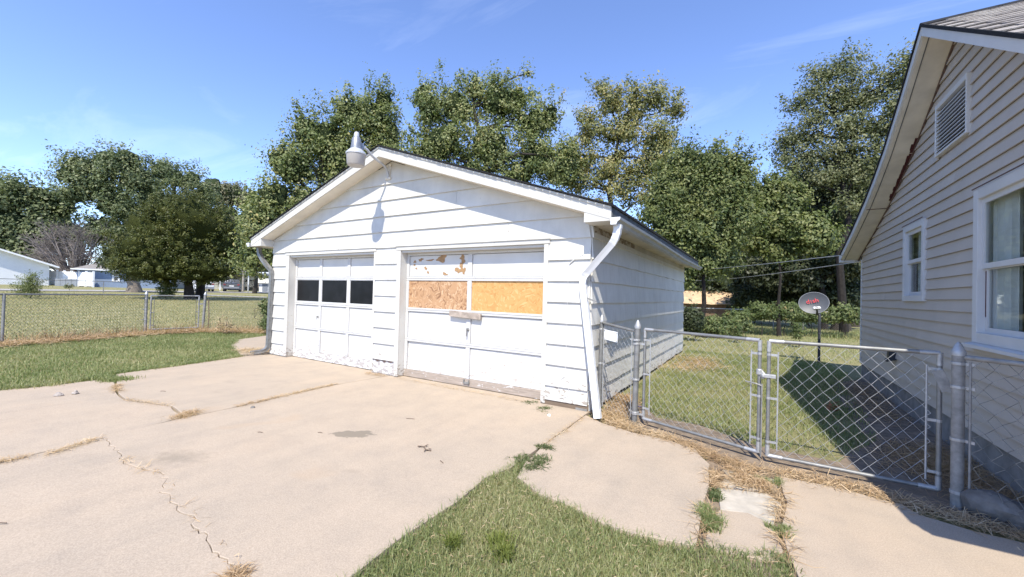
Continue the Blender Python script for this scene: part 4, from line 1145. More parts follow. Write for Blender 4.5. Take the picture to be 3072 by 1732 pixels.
for r_ in range(rows_):
    base = np.array((0, -2.85, 2.24)) + sdir * (E_ * r_) + snrm * .001
    xo = HF - .02 + (.16 if r_ % 2 else .0)
    xx = xo + .152
    i_ = 0
    while xx < 12.2:
        if xx < 5.0 and r_ >= 4:
            o = bpy.data.objects.new('shingle', tabs[ro.choice((0, 0, 1, 2))]); COL.objects.link(o); o.parent = house
            o.location = (xx - 7.5, base[1] - 1.5, base[2] + ro.uniform(0, .002))
        else:
            o = None
            for _ in (0,):
                P_ = [base + np.array((xx - .152, 0, 0)), base + np.array((xx + .152, 0, 0))]
                P_ = [P_[0] + snrm * .004, P_[1] + snrm * .004, P_[1] + sdir * (E_ + .02), P_[0] + sdir * (E_ + .02)]
                far_m.hexa([*P_, *[p + snrm * (.010 if q_ < 2 else .003) for q_, p in enumerate(P_)]])
        xx += .308
sh = far_m.build('shingle_courses', tabs[0].materials[0], house); sh['kind'] = 'stuff'
m_ = MB()
for q_ in range(30):
    x = HF - .03 + q_ * .29; m_.prism([(x, .96, 4.62), (x, 1.09, 4.705), (x, 1.22, 4.62), (x, 1.22, 4.605), (x, 1.09, 4.69), (x, .96, 4.605)], (.30, 0, 0))
m_.build('ridge_cap', M['shingle_dark'], house)


def house_window(y0, y1, z0, z1, fw, label, sill=False, curtain=True, mid=None):
    w = bpy.data.objects.new('window', None); COL.objects.link(w); w.parent = house; w.empty_display_size = .1
    ORG[w.name] = ORG[house.name]; w['label'] = label
    xo, xi = HX - .045, HX + .06
    for (a, b2, c_, d_) in ((y0, y0 + fw, z0, z1), (y1 - fw, y1, z0, z1), (y0 + fw, y1 - fw, z1 - fw, z1), (y0 + fw, y1 - fw, z0, z0 + fw)):
        m_ = MB(); m_.box((xo, a, c_), (xi, b2, d_)); m_.build('casing', M['house_trim'], w, bevel=.004)
    zm = mid or (z0 + z1) / 2
    sw = .05
    for (za, zb, xs0) in ((zm - .02, z1 - fw, HX - .015), (z0 + fw, zm + .02, HX + .012)):
        ya, yb = y0 + fw, y1 - fw
        m_ = MB()
        for (a, b2, c_, d_) in ((ya, ya + sw, za, zb), (yb - sw, yb, za, zb), (ya + sw, yb - sw, zb - sw, zb), (ya + sw, yb - sw, za, za + sw)):
            m_.box((xs0, a, c_), (xs0 + .025, b2, d_))
        m_.build('sash', M['house_trim'], w)
        m_ = MB(); m_.box((xs0 + .010, ya + sw - .005, za + sw - .005), (xs0 + .014, yb - sw + .005, zb - sw + .005)); m_.build('pane', M['glass'], w)
    if sill:
        m_ = MB(); m_.hexa([(xo - .06, y0 - .03, z0 - .045), (HX, y0 - .03, z0 - .04), (HX, y1 + .03, z0 - .04), (xo - .06, y1 + .03, z0 - .045), (xo - .06, y0 - .03, z0 - .015), (xi, y0 - .03, z0 + .02), (xi, y1 + .03, z0 + .02), (xo - .06, y1 + .03, z0 - .015)]); m_.build('sill', M['house_trim'], w)
    m_ = MB(); m_.tube([(xo - .01, y0 + .01, z1 + .012), (xo - .01, y1 - .01, z1 + .012)], .006, 5); m_.build('head_flashing', M['seam'], w)
    if curtain:
        for (a, b2) in curtain:
            n_ = 40; vs = []; fs = []
            for i in range(n_ + 1):
                y = a + (b2 - a) * i / n_; x = HX + .075 + .018 * math.sin(i * 1.1) + .01 * math.sin(i * 2.7)
                vs += [(x, y, z0 + .08), (x, y, z1 - .05), (x + .004, y, z0 + .08), (x + .004, y, z1 - .05)]
            for i in range(n_):
                p_ = 4 * i; fs += [(p_, p_ + 4, p_ + 5, p_ + 1), (p_ + 2, p_ + 3, p_ + 7, p_ + 6)]
            MB().add(vs, fs).build('curtain', M['curtain'], w, True)
    return w


house_window(2.03, 2.91, 1.565, 2.64, .085, 'small double-hung window', curtain=[(2.45, 2.60)], mid=2.12)
w2 = house_window(-.78, .62, 1.17, 2.655, .10, 'large double-hung window with sill', sill=True, curtain=[(.10, .50), (-.7, -.45)], mid=1.90)
m_ = MB(); m_.box((HX + .010, .498, 1.42), (HX + .0118, .515, 1.86)); m_.build('bare_streak', M['rust'], w2)
gv = bpy.data.objects.new('gable_vent', None); COL.objects.link(gv); gv.parent = house; ORG[gv.name] = ORG[house.name]; gv['label'] = 'white louvred attic vent'
y0, y1, z0, z1 = .79, 1.665, 3.30, 3.925
for (a, b2, c_, d_) in ((y0, y0 + .024, z0, z1), (y1 - .026, y1, z0, z1), (y0 + .024, y1 - .026, z1 - .06, z1), (y0 + .024, y1 - .026, z0, z0 + .03)):
    m_ = MB(); m_.box((HX - .05, a, c_), (HX + .02, b2, d_)); m_.build('frame', M['house_trim'], gv, bevel=.004)
m_ = MB(); m_.box((HX - .004, y0 + .02, z0 + .02), (HX + .0, y1 - .02, z1 - .02)); m_.build('screen', M['dark_room'], gv)
for i in range(11):
    zz = z0 + .055 + i * .044
    m_ = MB(); m_.hexa([(HX - .045, y0 + .025, zz), (HX - .008, y0 + .025, zz + .02), (HX - .008, y1 - .027, zz + .02), (HX - .045, y1 - .027, zz), (HX - .045, y0 + .025, zz + .010), (HX - .008, y0 + .025, zz + .03), (HX - .008, y1 - .027, zz + .03), (HX - .045, y1 - .027, zz + .010)]); m_.build('slat', M['house_trim'], gv)
m_ = MB(); m_.box((HX - .10, 3.30, .66), (HX - .012, 3.41, .80)); m_.hexa([(HX - .13, 3.28, .62), (HX - .012, 3.28, .66), (HX - .012, 3.43, .66), (HX - .13, 3.43, .62), (HX - .12, 3.28, .66), (HX - .012, 3.28, .70), (HX - .012, 3.43, .70), (HX - .12, 3.43, .66)])
tag(m_.build('wall_outlet_cover', M['mast'], house, bevel=.005), 'small dark outlet cover low on the wall')


# ------------------------------------------------------------------ chain-link fences and gates
def chain(a, b2, z0, z1, cw, ch, r, mat, parent, jit=.004, name='wire_mesh', sides=3, zf=None):
    """woven wire between ground points a and b2: two families of zigzag wires that hook at every diamond"""
    a = np.array(a, float); b2 = np.array(b2, float)
    L = np.linalg.norm(b2 - a); u = np.append((b2 - a) / L, 0); nrm = np.array((-u[1], u[0], 0))
    nc = max(2, int(round(L / cw))); nr = max(2, int(round((z1 - z0) / ch)))
    cw = L / nc; ch = (z1 - z0) / nr
    rr = random.Random(int(L * 1000))
    m_ = MB()
    zz = lambda s, z: z + (zf(s) if zf else 0)
    jx = {(i, j): (rr.gauss(0, jit), rr.gauss(0, jit)) for i in range(-1, 2 * nc + 2) for j in range(2 * nr + 1)}
    for i in range(nc + 1):                       # each wire zigzags up the fence
        for off in ((0,) if i == nc else (0,)):
            path = []
            for j in range(2 * nr + 1):
                s = i * cw + (cw / 2 if j % 2 else 0) * (1 if i < nc else -1)
                q_ = jx[(2 * i + (j % 2) * (1 if i < nc else -1), j)]
                path.append(np.append(a, 0) + u * min(max(s + q_[0], 0), L) + np.array((0, 0, zz(s, z0 + j * ch / 2 + q_[1]))) + nrm * (.003 if j % 2 else -.003))
            m_.tube(path, r, sides, False)
            path2 = []
            for j in range(2 * nr + 1):
                s = i * cw - (cw / 2 if j % 2 else 0)
                if i == 0: break
                q_ = jx[(2 * i - (j % 2), j)]
                path2.append(np.append(a, 0) + u * min(max(s + q_[0], 0), L) + np.array((0, 0, zz(s, z0 + j * ch / 2 + q_[1]))) + nrm * (-.003 if j % 2 else .003))
            if path2 and i < nc: m_.tube(path2, r, sides, False)
    o = m_.build(name, mat, parent); o['kind'] = 'stuff'
    return o


def post(x, y, zt, r, parent, mat='galv', cap=True, z0=None, lean=(0, 0)):
    z0 = T(x) - .2 if z0 is None else z0
    p = MB().tube([(x, y, z0), (x + lean[0], y + lean[1], zt)], r, 12).build('post', M[mat], parent, True)
    if cap:
        x += lean[0]; y += lean[1]
        MB().lathe([(r * 1.12, zt - .03), (r * 1.18, zt), (r * 1.0, zt + .012), (r * .55, zt + .055), (r * .15, zt + .075)], (x, y, 0), 12).build('post_cap', M['cast'], p, True)
    return p


def band(x, y, z, r, parent, d, mat='cast'):
    """tension band round a post at x,y with its bolt ears pointing along d"""
    m_ = MB().lathe([(r * 1.10, -.011), (r * 1.14, -.009), (r * 1.14, .009), (r * 1.10, .011)], (x, y, z), 12)
    dd = np.array((d[0], d[1], 0.0)); dd /= np.linalg.norm(dd)
    p = np.array((x, y, z))
    m_.bar(p + dd * r, p + dd * (r + .06), .006, .022)
    m_.build('tension_band', M[mat], parent)


F1 = thing('chain_link_fence', 'short chain-link panel between the garage wall and the left gate leaf', 'fence', (.36, .05, 0))
post(.09, .19, 1.20, .030, F1, lean=(.012, 0)); post(.63, -.09, 1.17, .035, F1, lean=(.02, 0))
u1 = np.array((.54, -.28)) / np.linalg.norm((.54, -.28))
MB().tube([(.10, .18, 1.17), (.645, -.085, 1.10)], .018, 10).build('top_rail', M['galv'], F1, True)
chain((.125, .17), (.60, -.075), .03, 1.15, .080, .085, .0017, M['wire'], F1, zf=lambda s: -.05 * s / .54)
for x, y, r, s in ((.14, .164, .006, 1), (.575, -.062, .006, -1)): MB().tube([(x, y, .05), (x, y, 1.10)], r, 6).build('tension_bar', M['wire'], F1)
for z in (1.08, .62): band(.095, .19, z, .030, F1, u1)
for z in (1.0, .52, .12): band(.64, -.09, z, .040, F1, -u1)
for z in (.99, .14): band(.64, -.09, z - .035, .040, F1, (1, -.1))
pl = thing('blank_plate', 'blank white metal plate wired to the short fence panel', 'sign', (.28, .05, .95))
e1 = np.array((.165, .137, 0)); e2 = np.array((.375, .033, 0)); nn = np.array((-.46, -.89, 0)) * .012
m_ = MB(); m_.hexa([e1 + nn + (0, 0, .955), e2 + nn + (0, 0, .935), e2 + nn * 1.3 + (0, 0, .935), e1 + nn * 1.3 + (0, 0, .955), e1 + nn + (0, 0, 1.085), e2 + nn + (0, 0, 1.068), e2 + nn * 1.3 + (0, 0, 1.068), e1 + nn * 1.3 + (0, 0, 1.085)])
m_.build('plate', M['plate'], pl)
m_ = MB()
for p, z in ((e1, 1.07), (e2, 1.05), (e1, .97), (e2, .95)): q_ = p * .92 + (e1 + e2) / 2 * .08 + nn * 1.5; m_.lathe([(.006, 0), (.006, .004)], (q_[0], q_[1], z), 8, (-.46, -.89, 0))
m_.build('tie_hole', M['galv_old'], pl)


def gate(a, b2, z0, z1, label, cw, ch, hinge_left, group, r=.017, mat='galv', wmat='wire', name='gate_leaf', wr=.0024, droop=0.0, jit=.005):
    g = thing(name, label, 'gate', ((a[0] + b2[0]) / 2, (a[1] + b2[1]) / 2, T(a[0])), group=group)
    za, zb = z0 + T(a[0]), z0 + T(b2[0]) - droop
    ta, tb = z1 + T(a[0]), z1 + T(b2[0]) - droop
    a3 = np.append(np.array(a, float), 0); b3 = np.append(np.array(b2, float), 0); u = (b3 - a3) / np.linalg.norm(b3 - a3)
    Z = lambda z: np.array((0, 0, z))
    MB().tube([a3 + Z(za), a3 + Z(ta)], r, 10).build('stile', M[mat], g, True)
    MB().tube([b3 + Z(zb), b3 + Z(tb)], r, 10).build('stile', M[mat], g, True)
    MB().tube([a3 + Z(ta), b3 + Z(tb)], r, 10).build('top_rail', M[mat], g, True)
    MB().tube([a3 + Z(za), b3 + Z(zb)], r, 10).build('bottom_rail', M[mat], g, True)
    for p, zt, s, dz in ((a3, ta, 1, -1), (b3, tb, -1, -1), (a3, za, 1, 1), (b3, zb, -1, 1)):
        m_ = MB(); m_.tube([p + Z(zt + dz * .10), p + Z(zt - dz * 0.002)], r * 1.16, 10); m_.tube([p + Z(zt), p + u * s * .12 + Z(zt)], r * 1.16, 10)
        m_.build('corner_fitting', M['cast'], g, True)
    for p, s, zt, zb_ in ((a3, 1, ta, za), (b3, -1, tb, zb)):
        q_ = p + u * s * .075
        MB().tube([q_ + Z(zb_ + .06), q_ + Z(zt - .10)], .007, 6).build('tension_bar', M[wmat], g)
        for f_ in (.12, .5, .88): band(p[0], p[1], zb_ + (zt - zb_) * f_, r, g, u[:2] * s)
    chain((a3 + u * .05)[:2], (b3 - u * .05)[:2], za + .02, ta - .02, cw, ch, wr, M[wmat], g, jit, zf=lambda s: -droop * s)
    return g, a3, b3, u


g1, a3, b3, u = gate((.735, -.075), (1.925, -.51), .055, 1.135, 'left gate leaf of the double drive gate with drop rod and latch', .088, .095, True, None, wr=.0019)
m_ = MB(); q_ = b3 + np.array((.022, -.022, 0)); m_.tube([q_ + (0, 0, .02), q_ + (0, 0, .72)], .007, 6); m_.tube([q_ + (0, 0, .70), q_ + (-.05, .0, .715), q_ + (-.14, .05, .72)], .007, 6); m_.build('drop_rod', M['galv_old'], g1)
m_ = MB(); m_.lathe([(.025, 0), (.03, .01), (.03, .05), (.022, .06)], b3 + (0, 0, .80), 10); m_.bar(b3 + (0, 0, .84), b3 + (.05, -.02, .78), .03, .05); m_.build('latch', M['cast'], g1, bevel=.004)
g2, a3, b3, u = gate((2.0, -.525), (3.165, -.545), .045, 1.135, 'right gate leaf of the double drive gate with large loose diamonds', .112, .118, False, None, wr=.0021, jit=.003)
m_ = MB(); m_.bar(a3 + (-.06, .0, .80), a3 + (.06, .0, .80), .05, .035); m_.lathe([(.012, 0), (.012, .03)], a3 + (-.045, -.02, .80), 8, (0, -1, 0)); m_.build('latch_catch', M['cast'], g2, bevel=.004)
MB().bar(b3 + (-.02, -.03, 1.0), b3 + (.03, -.06, .84), .006, .07).build('hinge', M['galv_old'], g2)
F2 = thing('chain_link_fence', 'heavy terminal post and chain-link run from the gate along the house', 'fence', (3.22, -.70, 0))
post(3.225, -.70, 1.17, .038, F2, 'galv_old')
MB().tube([(3.25, -.71, 1.13), (3.55, -1.0, 1.13), (4.2, -1.62, 1.13)], .020, 10).build('top_rail', M['galv_old'], F2, True)
uu = np.array((.72, -.69)); chain((3.25, -.725), (4.2, -1.62), .05, 1.12, .105, .11, .0024, M['wire_old'], F2, .01)
MB().tube([(3.275, -.75, .06), (3.275, -.75, 1.10)], .008, 6).build('tension_bar', M['galv_old'], F2)
for z in (1.08, .90, .50, .1): band(3.225, -.70, z, .038, F2, uu)
post(4.2, -1.62, 1.12, .03, F2, 'galv_old')

# left fence: long run, walk gate, short run back to the garage
F3 = thing('chain_link_fence', 'long weathered chain-link run at the left edge of the side lawn', 'fence', (-12.9, -2, T(-12.9)))
PA, PB, PC = np.array((-12.75, -3.2)), np.array((-13.48, -.46)), np.array((-13.36, .93))
PZ = PA - (PB - PA) * 1.05
for p, r in ((PZ, .028), (PA, .028), (PB, .038)): post(p[0], p[1], 1.15 + T(p[0]), r, F3, 'galv_old', cap=(r > .03))
MB().tube([(*PZ, 1.13 + T(PZ[0])), (*PA, 1.13 + T(PA[0])), (*PB, 1.12 + T(PB[0]))], .020, 8).build('top_rail', M['galv'], F3, True)
chain(PZ, PA, .06, 1.18, .075, .08, .0032, M['wire_old'], F3); chain(PA, PB, .06, 1.18, .075, .08, .0032, M['wire_old'], F3)
for z in (1.0, .7, .4): band(PB[0], PB[1], z + T(PB[0]), .038, F3, PA - PB)
ug = (PC - PB) / np.linalg.norm(PC - PB)
g3, a3, b3, u = gate(PB + ug * .11, PC - ug * .11, .10, 1.10, 'narrow walk gate in the left side fence', .085, .09, True, None, r=.020, mat='galv_old', wmat='wire_old', name='gate', wr=.0022)
m_ = MB(); m_.bar((*(PC - ug * .14), .85 + T(-13.4)), (*(PC + ug * .02), .85 + T(-13.4)), .03, .04); m_.build('latch', M['cast'], g3)
F4 = thing('chain_link_fence', 'chain-link run from the walk gate back towards the garage', 'fence', (-11.5, 2.7, T(-11.5)))
PE = np.array((-7.72, 6.35))
post(PC[0], PC[1], 1.16 + T(PC[0]), .038, F4, 'galv_old', lean=(.06, .03))
pm_ = PC + (PE - PC) * .45
post(pm_[0], pm_[1], 1.12 + T(pm_[0]), .028, F4, 'galv_old', cap=False)
MB().tube([(PC[0] + .05, PC[1] + .03, 1.13 + T(PC[0])), (*pm_, 1.12 + T(pm_[0])), (*PE, 1.1)], .020, 8).build('top_rail', M['galv_old'], F4, True)
chain(PC, pm_, .06, 1.18, .075, .08, .0032, M['wire_old'], F4); chain(pm_, PE, .04, 1.12, .08, .085, .0020, M['wire_old'], F4)
MB().tube([(PC[0] + .14, PC[1] + .1, .1), (PC[0] + .13, PC[1] + .12, .55), (PC[0] + .10, PC[1] + .1, 1.1)], .014, 6).build('loose_stake', M['stick'], F4)

# far fence across the field
F5 = thing('chain_link_fence', 'thin far chain-link fence crossing behind the cedar', 'fence', (-49, 12, T(-49)))
fp = [(-43.5, -9.0), (-44.5, -2.0), (-47.09, 6.86), (-48.94, 11.46), (-50.84, 16.18), (-53.0, 21.54), (-55.5, 27.5), (-57.5, 33)]
for p in fp: MB().tube([(*p, T(p[0]) - .1), (*p, T(p[0]) + 1.03)], .03, 6).build('post', M['galv_old'], F5)
MB().tube([(*p, T(p[0]) + 1.03) for p in fp], .024, 5).build('top_rail', M['galv'], F5)
for p, q_ in zip(fp, fp[1:]): chain(p, q_, T(p[0]) + .05, T(p[0]) + 1.0, .16, .16, .0022, M['wire_old'], F5, 0.0, zf=lambda s: 0)

# back fence, overgrown
F6 = thing('chain_link_fence', 'back-yard chain-link fence with pale top rail under the vines', 'fence', (3, 22, 0))
bp_ = [(-3.6, 17.2), (-.6, 18.8), (2.6, 20.2), (3.92, 20.75), (6.6, 21.9), (10, 23.4)]
for p in bp_: MB().tube([(*p, -.1), (*p, 1.02)], .028, 7).build('post', M['galv_old'], F6)
MB().tube([(*p, 1.03) for p in bp_], .024, 6).build('top_rail', M['cream'], F6)
for p, q_ in zip(bp_, bp_[1:]): chain(p, q_, .05, 1.0, .12, .12, .0022, M['wire_old'], F6, 0.0)
F7 = thing('pipe_fence', 'second pale rail fence farther behind the back fence', 'fence', (4, 28, 0))
bp2 = [(-1.5, 25.5), (2.6, 27.5), (6.6, 29.3), (11, 31.5)]
for p in bp2: MB().tube([(*p, -.1), (*p, 1.02)], .03, 7).build('post', M['galv_old'], F7)
MB().tube([(*p, 1.05) for p in bp2], .032, 6).build('top_rail', M['cream'], F7)

# ------------------------------------------------------------------ satellite dish
ds = thing('satellite_dish', 'grey satellite dish with red lettering on a dark mast', 'satellite dish', (3.24, 7.70, 0))
bx_, by_ = 3.24, 7.70
m_ = MB(); m_.tube([(bx_, by_, -.2), (bx_, by_, .9), (bx_ + .0, by_, 1.18), (bx_ - .02, by_ + .06, 1.30), (bx_ - .08, by_ + .14, 1.42)], .030, 12); m_.build('mast', M['mast'], ds, True)
m_ = MB()
for z in (.52, .60, .72, .80, .42): m_.lathe([(.034, z), (.040, z + .004), (.034, z + .012)], (bx_, by_, 0), 12)
m_.build('cable_tie', M['mast'], ds)
cen = Vector((3.12, 7.74, 1.50)); tocam = Vector((CAM[0] - 3.12 + .35, CAM[1] - 7.74, 2.6)).normalized()
xa = Vector((0, 0, 1)).cross(tocam).normalized(); ya = tocam.cross(xa).normalized()
roll_ = Matrix.Rotation(math.radians(8), 3, tocam); xa = roll_ @ xa; ya = roll_ @ ya
vs = []; fs = []; NR, NS = 8, 36
for layer, off in ((0, 0.0), (1, -.012)):
    for i in range(NR + 1):
        r_ = i / NR
        for k in range(NS):
            a = 2 * math.pi * k / NS
            p = cen + xa * (.315 * r_ * math.cos(a)) + ya * (.275 * r_ * math.sin(a)) + tocam * (.055 * r_ * r_ - .055 + off)
            vs.append(tuple(p))
B0 = (NR + 1) * NS
for L_ in (0, 1):
    for i in range(NR):
        for k in range(NS):
            f_ = (L_ * B0 + i * NS + k, L_ * B0 + (i + 1) * NS + k, L_ * B0 + (i + 1) * NS + (k + 1) % NS, L_ * B0 + i * NS + (k + 1) % NS)
            if i == 0: f_ = (f_[0], f_[1], f_[2])
            fs.append(f_)
for k in range(NS): fs.append((NR * NS + k, NR * NS + (k + 1) % NS, B0 + NR * NS + (k + 1) % NS, B0 + NR * NS + k))
for i_ in range(2):
    for k in range(1, NS): vs[i_ * B0 + k] = vs[i_ * B0]
mm = MB().add(vs, fs)
refl = mm.build('reflector', M['dish'], ds, True)
m_ = MB(); m_.tube([tuple(cen + xa * (.315 * math.cos(a)) + ya * (.275 * math.sin(a))) for a in [2 * math.pi * k / 40 for k in range(41)]], .006, 6, False); m_.build('rim', M['dish_rim'], refl, True)
lnb = cen + tocam * .34 - ya * .20 + xa * .02
MB().tube([tuple(cen - ya * .29 - tocam * .02 + xa * .03), tuple(cen - ya * .27 + tocam * .15 + xa * .03), tuple(lnb)], [.028, .022, .020], 8).build('feed_arm', M['mast'], ds, True)
m_ = MB(); m_.lathe([(.03, 0), (.045, .03), (.045, .06), (.03, .065)], tuple(lnb + xa * -.035), 14, tuple(tocam * -1)); m_.lathe([(.03, 0), (.045, .03), (.045, .06), (.03, .065)], tuple(lnb + xa * .045), 14, tuple(tocam * -1)); m_.bar(tuple(lnb - xa * .06), tuple(lnb + xa * .07), .05, .07, tuple(tocam)); m_.build('receiver', M['white_plain'], ds, True)


def letters(txt, size, origin, ex, ey, ez, mat, name, parent, shear=0.0):
    cu = bpy.data.curves.new(name, 'FONT'); cu.body = txt; cu.size = size; cu.extrude = .0015; cu.align_x = 'CENTER'; cu.shear = shear
    ob = bpy.data.objects.new(name, cu); COL.objects.link(ob)
    dg = bpy.context.evaluated_depsgraph_get()
    me = bpy.data.meshes.new_from_object(ob.evaluated_get(dg))
    bpy.data.objects.remove(ob); bpy.data.curves.remove(cu)
    mw = Matrix((( ex.x, ey.x, ez.x, origin.x), (ex.y, ey.y, ez.y, origin.y), (ex.z, ey.z, ez.z, origin.z), (0, 0, 0, 1)))
    me.transform(mw); off = ORG[parent.name]; me.transform(Matrix.Translation(Vector(-off)))
    me.materials.clear(); me.materials.append(mat)
    o = bpy.data.objects.new(name, me); COL.objects.link(o); o.parent = parent; ORG[o.name] = off
    return o


tilt = Matrix.Rotation(math.radians(6), 3, tocam); ex_, ey_ = tilt @ xa, tilt @ ya
letters('d', .15, cen + tocam * -.018 + ya * -.005 - xa * .112, ex_, ey_, tocam, M['red'], 'lettering', refl)
letters('sh', .15, cen + tocam * -.018 + ya * .012 + xa * .048, ex_, ey_, tocam, M['red'], 'lettering', refl)
m_ = MB()
for i_ in range(4):
    c_ = cen + tocam * -.020 - ex_ * .047 + ey_ * (.010 + .023 * i_); m_.bar(tuple(c_ - ex_ * .012), tuple(c_ + ex_ * .012), .010, .004, tuple(tocam))
m_.build('letter_bars', M['red'], refl)
letters('dish', .045, lnb + tocam * .037 + ya * -.012 + xa * .005, xa, ya, tocam, M['mast'], 'lettering', ds)

# ------------------------------------------------------------------ small things on the ground
def lump(name, label, cat, x, y, r, mat, seed, flat=.6, z=0.0):
    bm = bmesh.new(); bmesh.ops.create_icosphere(bm, subdivisions=3, radius=1)
    rr = random.Random(seed); ph = [rr.uniform(0, 6) for _ in range(6)]
    for v in bm.verts:
        c = v.co; k_ = 1 + .18 * math.sin(c.x * 3 + ph[0]) + .15 * math.sin(c.y * 4 + ph[1]) + .12 * math.sin(c.z * 4 + ph[2]) + .05 * math.sin(c.x * 11 + c.y * 9 + ph[3]) + rr.uniform(-.05, .05)
        v.co = Vector((c.x * r[0] * k_, c.y * r[1] * k_, max(c.z, -.5) * r[2] * k_))
    me = bpy.data.meshes.new(name); bm.to_mesh(me); bm.free(); me.materials.append(M[mat])
    o = bpy.data.objects.new(name, me); COL.objects.link(o); o.location = (x, y, z); o.rotation_euler = (0, 0, rr.uniform(0, 6))
    return tag(o, label, cat)


o = lump('stone', 'large dark stone block in the shade beside the terminal post', 'stone', 3.44, -.80, (.17, .11, .14), 'rock', 2, z=.05)
lump('pebble', 'left of two pale stones on the far left driveway slab', 'stone', -6.10, -3.59, (.05, .035, .03), 'pebble', 3, z=.01)
lump('pebble', 'right of two pale stones on the far left driveway slab', 'stone', -6.07, -3.44, (.04, .03, .028), 'pebble', 4, z=.01)
lump('pebble', 'white pebble on the driveway near the garage corner', 'stone', -.33, -.48, (.028, .02, .014), 'white_plain', 5, z=.008)
lump('pebble', 'dark pebble on the driveway above the seam tuft', 'stone', -3.52, -2.42, (.022, .02, .018), 'rock', 6, z=.008)
lump('stone', 'pale rubble lump in the shade at the house footing', 'stone', 3.62, -.62, (.10, .06, .05), 'pebble', 7, z=.0)
m_ = MB(); m_.tube([(-.92, -2.19, .012), (-.86, -2.17, .014), (-.80, -2.21, .012), (-.74, -2.2, .01)], .006, 5); m_.tube([(-.86, -2.17, .014), (-.85, -2.12, .02)], .004, 5); m_.tube([(-.80, -2.21, .014), (-.77, -2.26, .015)], .004, 5)
for (x, y, a) in ((-.9, -2.21, 1), (-.84, -2.15, 2.4), (-.79, -2.23, .4), (-.76, -2.17, 3.6)): m_.prism([(x, y, .012), (x + .035 * math.cos(a), y + .035 * math.sin(a), .02), (x + .02 * math.cos(a + .8), y + .02 * math.sin(a + .8), .014)], (0, 0, .002))
tag(m_.build('dry_sprig', M['stick']), 'dry leafy sprig lying on the driveway right of the oil stain', 'twig')
for i, (x, y, a, L_, lab) in enumerate(((-1.66, -1.62, .35, .10, 'thin dark stick on the driveway before the left door'), (-.52, -2.32, -.5, .06, 'short stick on the driveway right of the dry sprig'), (-2.55, -2.85, .4, .05, 'short twig left of the oil stain'), (-2.05, -2.5, .3, .05, 'tiny twig beside the oil stain'), (-5.35, -2.75, .6, .07, 'twig on the far back driveway slab'), (-2.15, -4.62, .6, .07, 'dark leaf curl on the front driveway slab'))):
    tag(MB().tube([(x, y, .008), (x + L_ * .5 * math.cos(a), y + L_ * .5 * math.sin(a), .012), (x + L_ * math.cos(a + .1), y + L_ * math.sin(a + .1), .006)], .0032, 5).build('twig', M['stick']), lab, 'twig')
m_ = MB()
for q_ in range(5): m_.prism([(.44 + .03 * q_, .52 + .02 * math.sin(q_ * 2), .03), (.48 + .03 * q_, .50, .045), (.47 + .03 * q_, .58, .03)], (0, 0, .003))
tag(m_.build('plastic_scrap', M['purple']), 'crumpled purple scrap in the straw behind the short fence panel', 'litter')
m_ = MB()
for q_ in range(9):
    a = q_ * 2.4; m_.prism([(2.80, 1.96, .03 + .012 * q_), (2.80 + .09 * math.cos(a), 1.96 + .09 * math.sin(a), .06 + .014 * q_), (2.80 + .05 * math.cos(a + .7), 1.96 + .05 * math.sin(a + .7), .02 + .012 * q_)], (0, 0, .003))
tag(m_.build('dead_leaves', M['dead_leaf']), 'cluster of brown dead leaves at the shadow edge behind the right gate leaf', 'leaves')

# ------------------------------------------------------------------ far things
def facing(P):
    """rotation that turns local +y away from the viewer's side"""
    return math.atan2(P[1] - CAM[1], P[0] - CAM[0]) - math.pi / 2


def gable_block(name, label, cat, P, rot, x0, x1, dep, h, rise, ridge, wall, roof, ov=.4):
    """gable end facing local -y"""
    t = thing(name, label, cat, (P[0], P[1], T(P[0])), rot)
    m_ = MB(); m_.prism([(x0, 0, -.3), (x1, 0, -.3), (x1, 0, h), (ridge, 0, h + rise), (x0, 0, h)], (0, dep, 0)); m_.build('wall', M[wall], t)
    sl_ = rise / max(ridge - x0, .01); sr_ = rise / max(x1 - ridge, .01)
    for s, xe, sl2 in ((1, x1 + ov, sr_), (-1, x0 - ov, sl_)):
        ze = h + rise - abs(xe - ridge) * sl2
        m_ = MB(); m_.prism([(ridge, -ov, h + rise), (xe, -ov, ze), (xe, -ov, ze + .16), (ridge, -ov, h + rise + .16)], (0, dep + 2 * ov, 0)); m_.build('roof', M[roof], t)
        m_ = MB(); m_.prism([(ridge, -ov - .03, h + rise - .02), (xe, -ov - .03, ze - .02), (xe, -ov - .03, ze + .18), (ridge, -ov - .03, h + rise + .18)], (0, .03, 0)); m_.build('rake_board', M['white_plain'], t)
    return t


PBn = (-73.9, 8.45)
barn = gable_block('white_barn', 'white gabled outbuilding at the far left edge of the field', 'barn', PBn, facing(PBn) + .12, -13.5, 0, 9, 2.45, 2.6, -6.75, 'barn', 'vinyl', .75)
PV0, PV1 = np.array((-76.0, 8.9)), np.array((-69.9, 11.5))
vf = thing('vinyl_fence', 'white vinyl privacy fence between the barn and the blue house', 'fence', (*((PV0 + PV1) / 2), T(-73)))
nP = 6
for i in range(nP + 1):
    p = PV0 + (PV1 - PV0) * i / nP; MB().box((p[0] - .09, p[1] - .09, T(p[0]) - .1), (p[0] + .09, p[1] + .09, T(p[0]) + 1.95)).build('post', M['vinyl'], vf)
    if i < nP:
        q_ = PV0 + (PV1 - PV0) * (i + 1) / nP; MB().bar((*p, T(p[0]) + .92), (*q_, T(q_[0]) + .92), .05, 1.75).build('panel', M['vinyl'], vf)
gp = thing('low_panel_fence', 'low grey panel against the foot of the white vinyl fence', 'fence', (-71.5, 9.6, T(-71)))
for i in range(4): MB().bar((-72.6 + i * .75, 8.75 + i * .32, T(-72) + .42), (-71.9 + i * .75, 9.05 + i * .32, T(-72) + .42), .05, .9).build('panel', M['grey_panel'], gp)

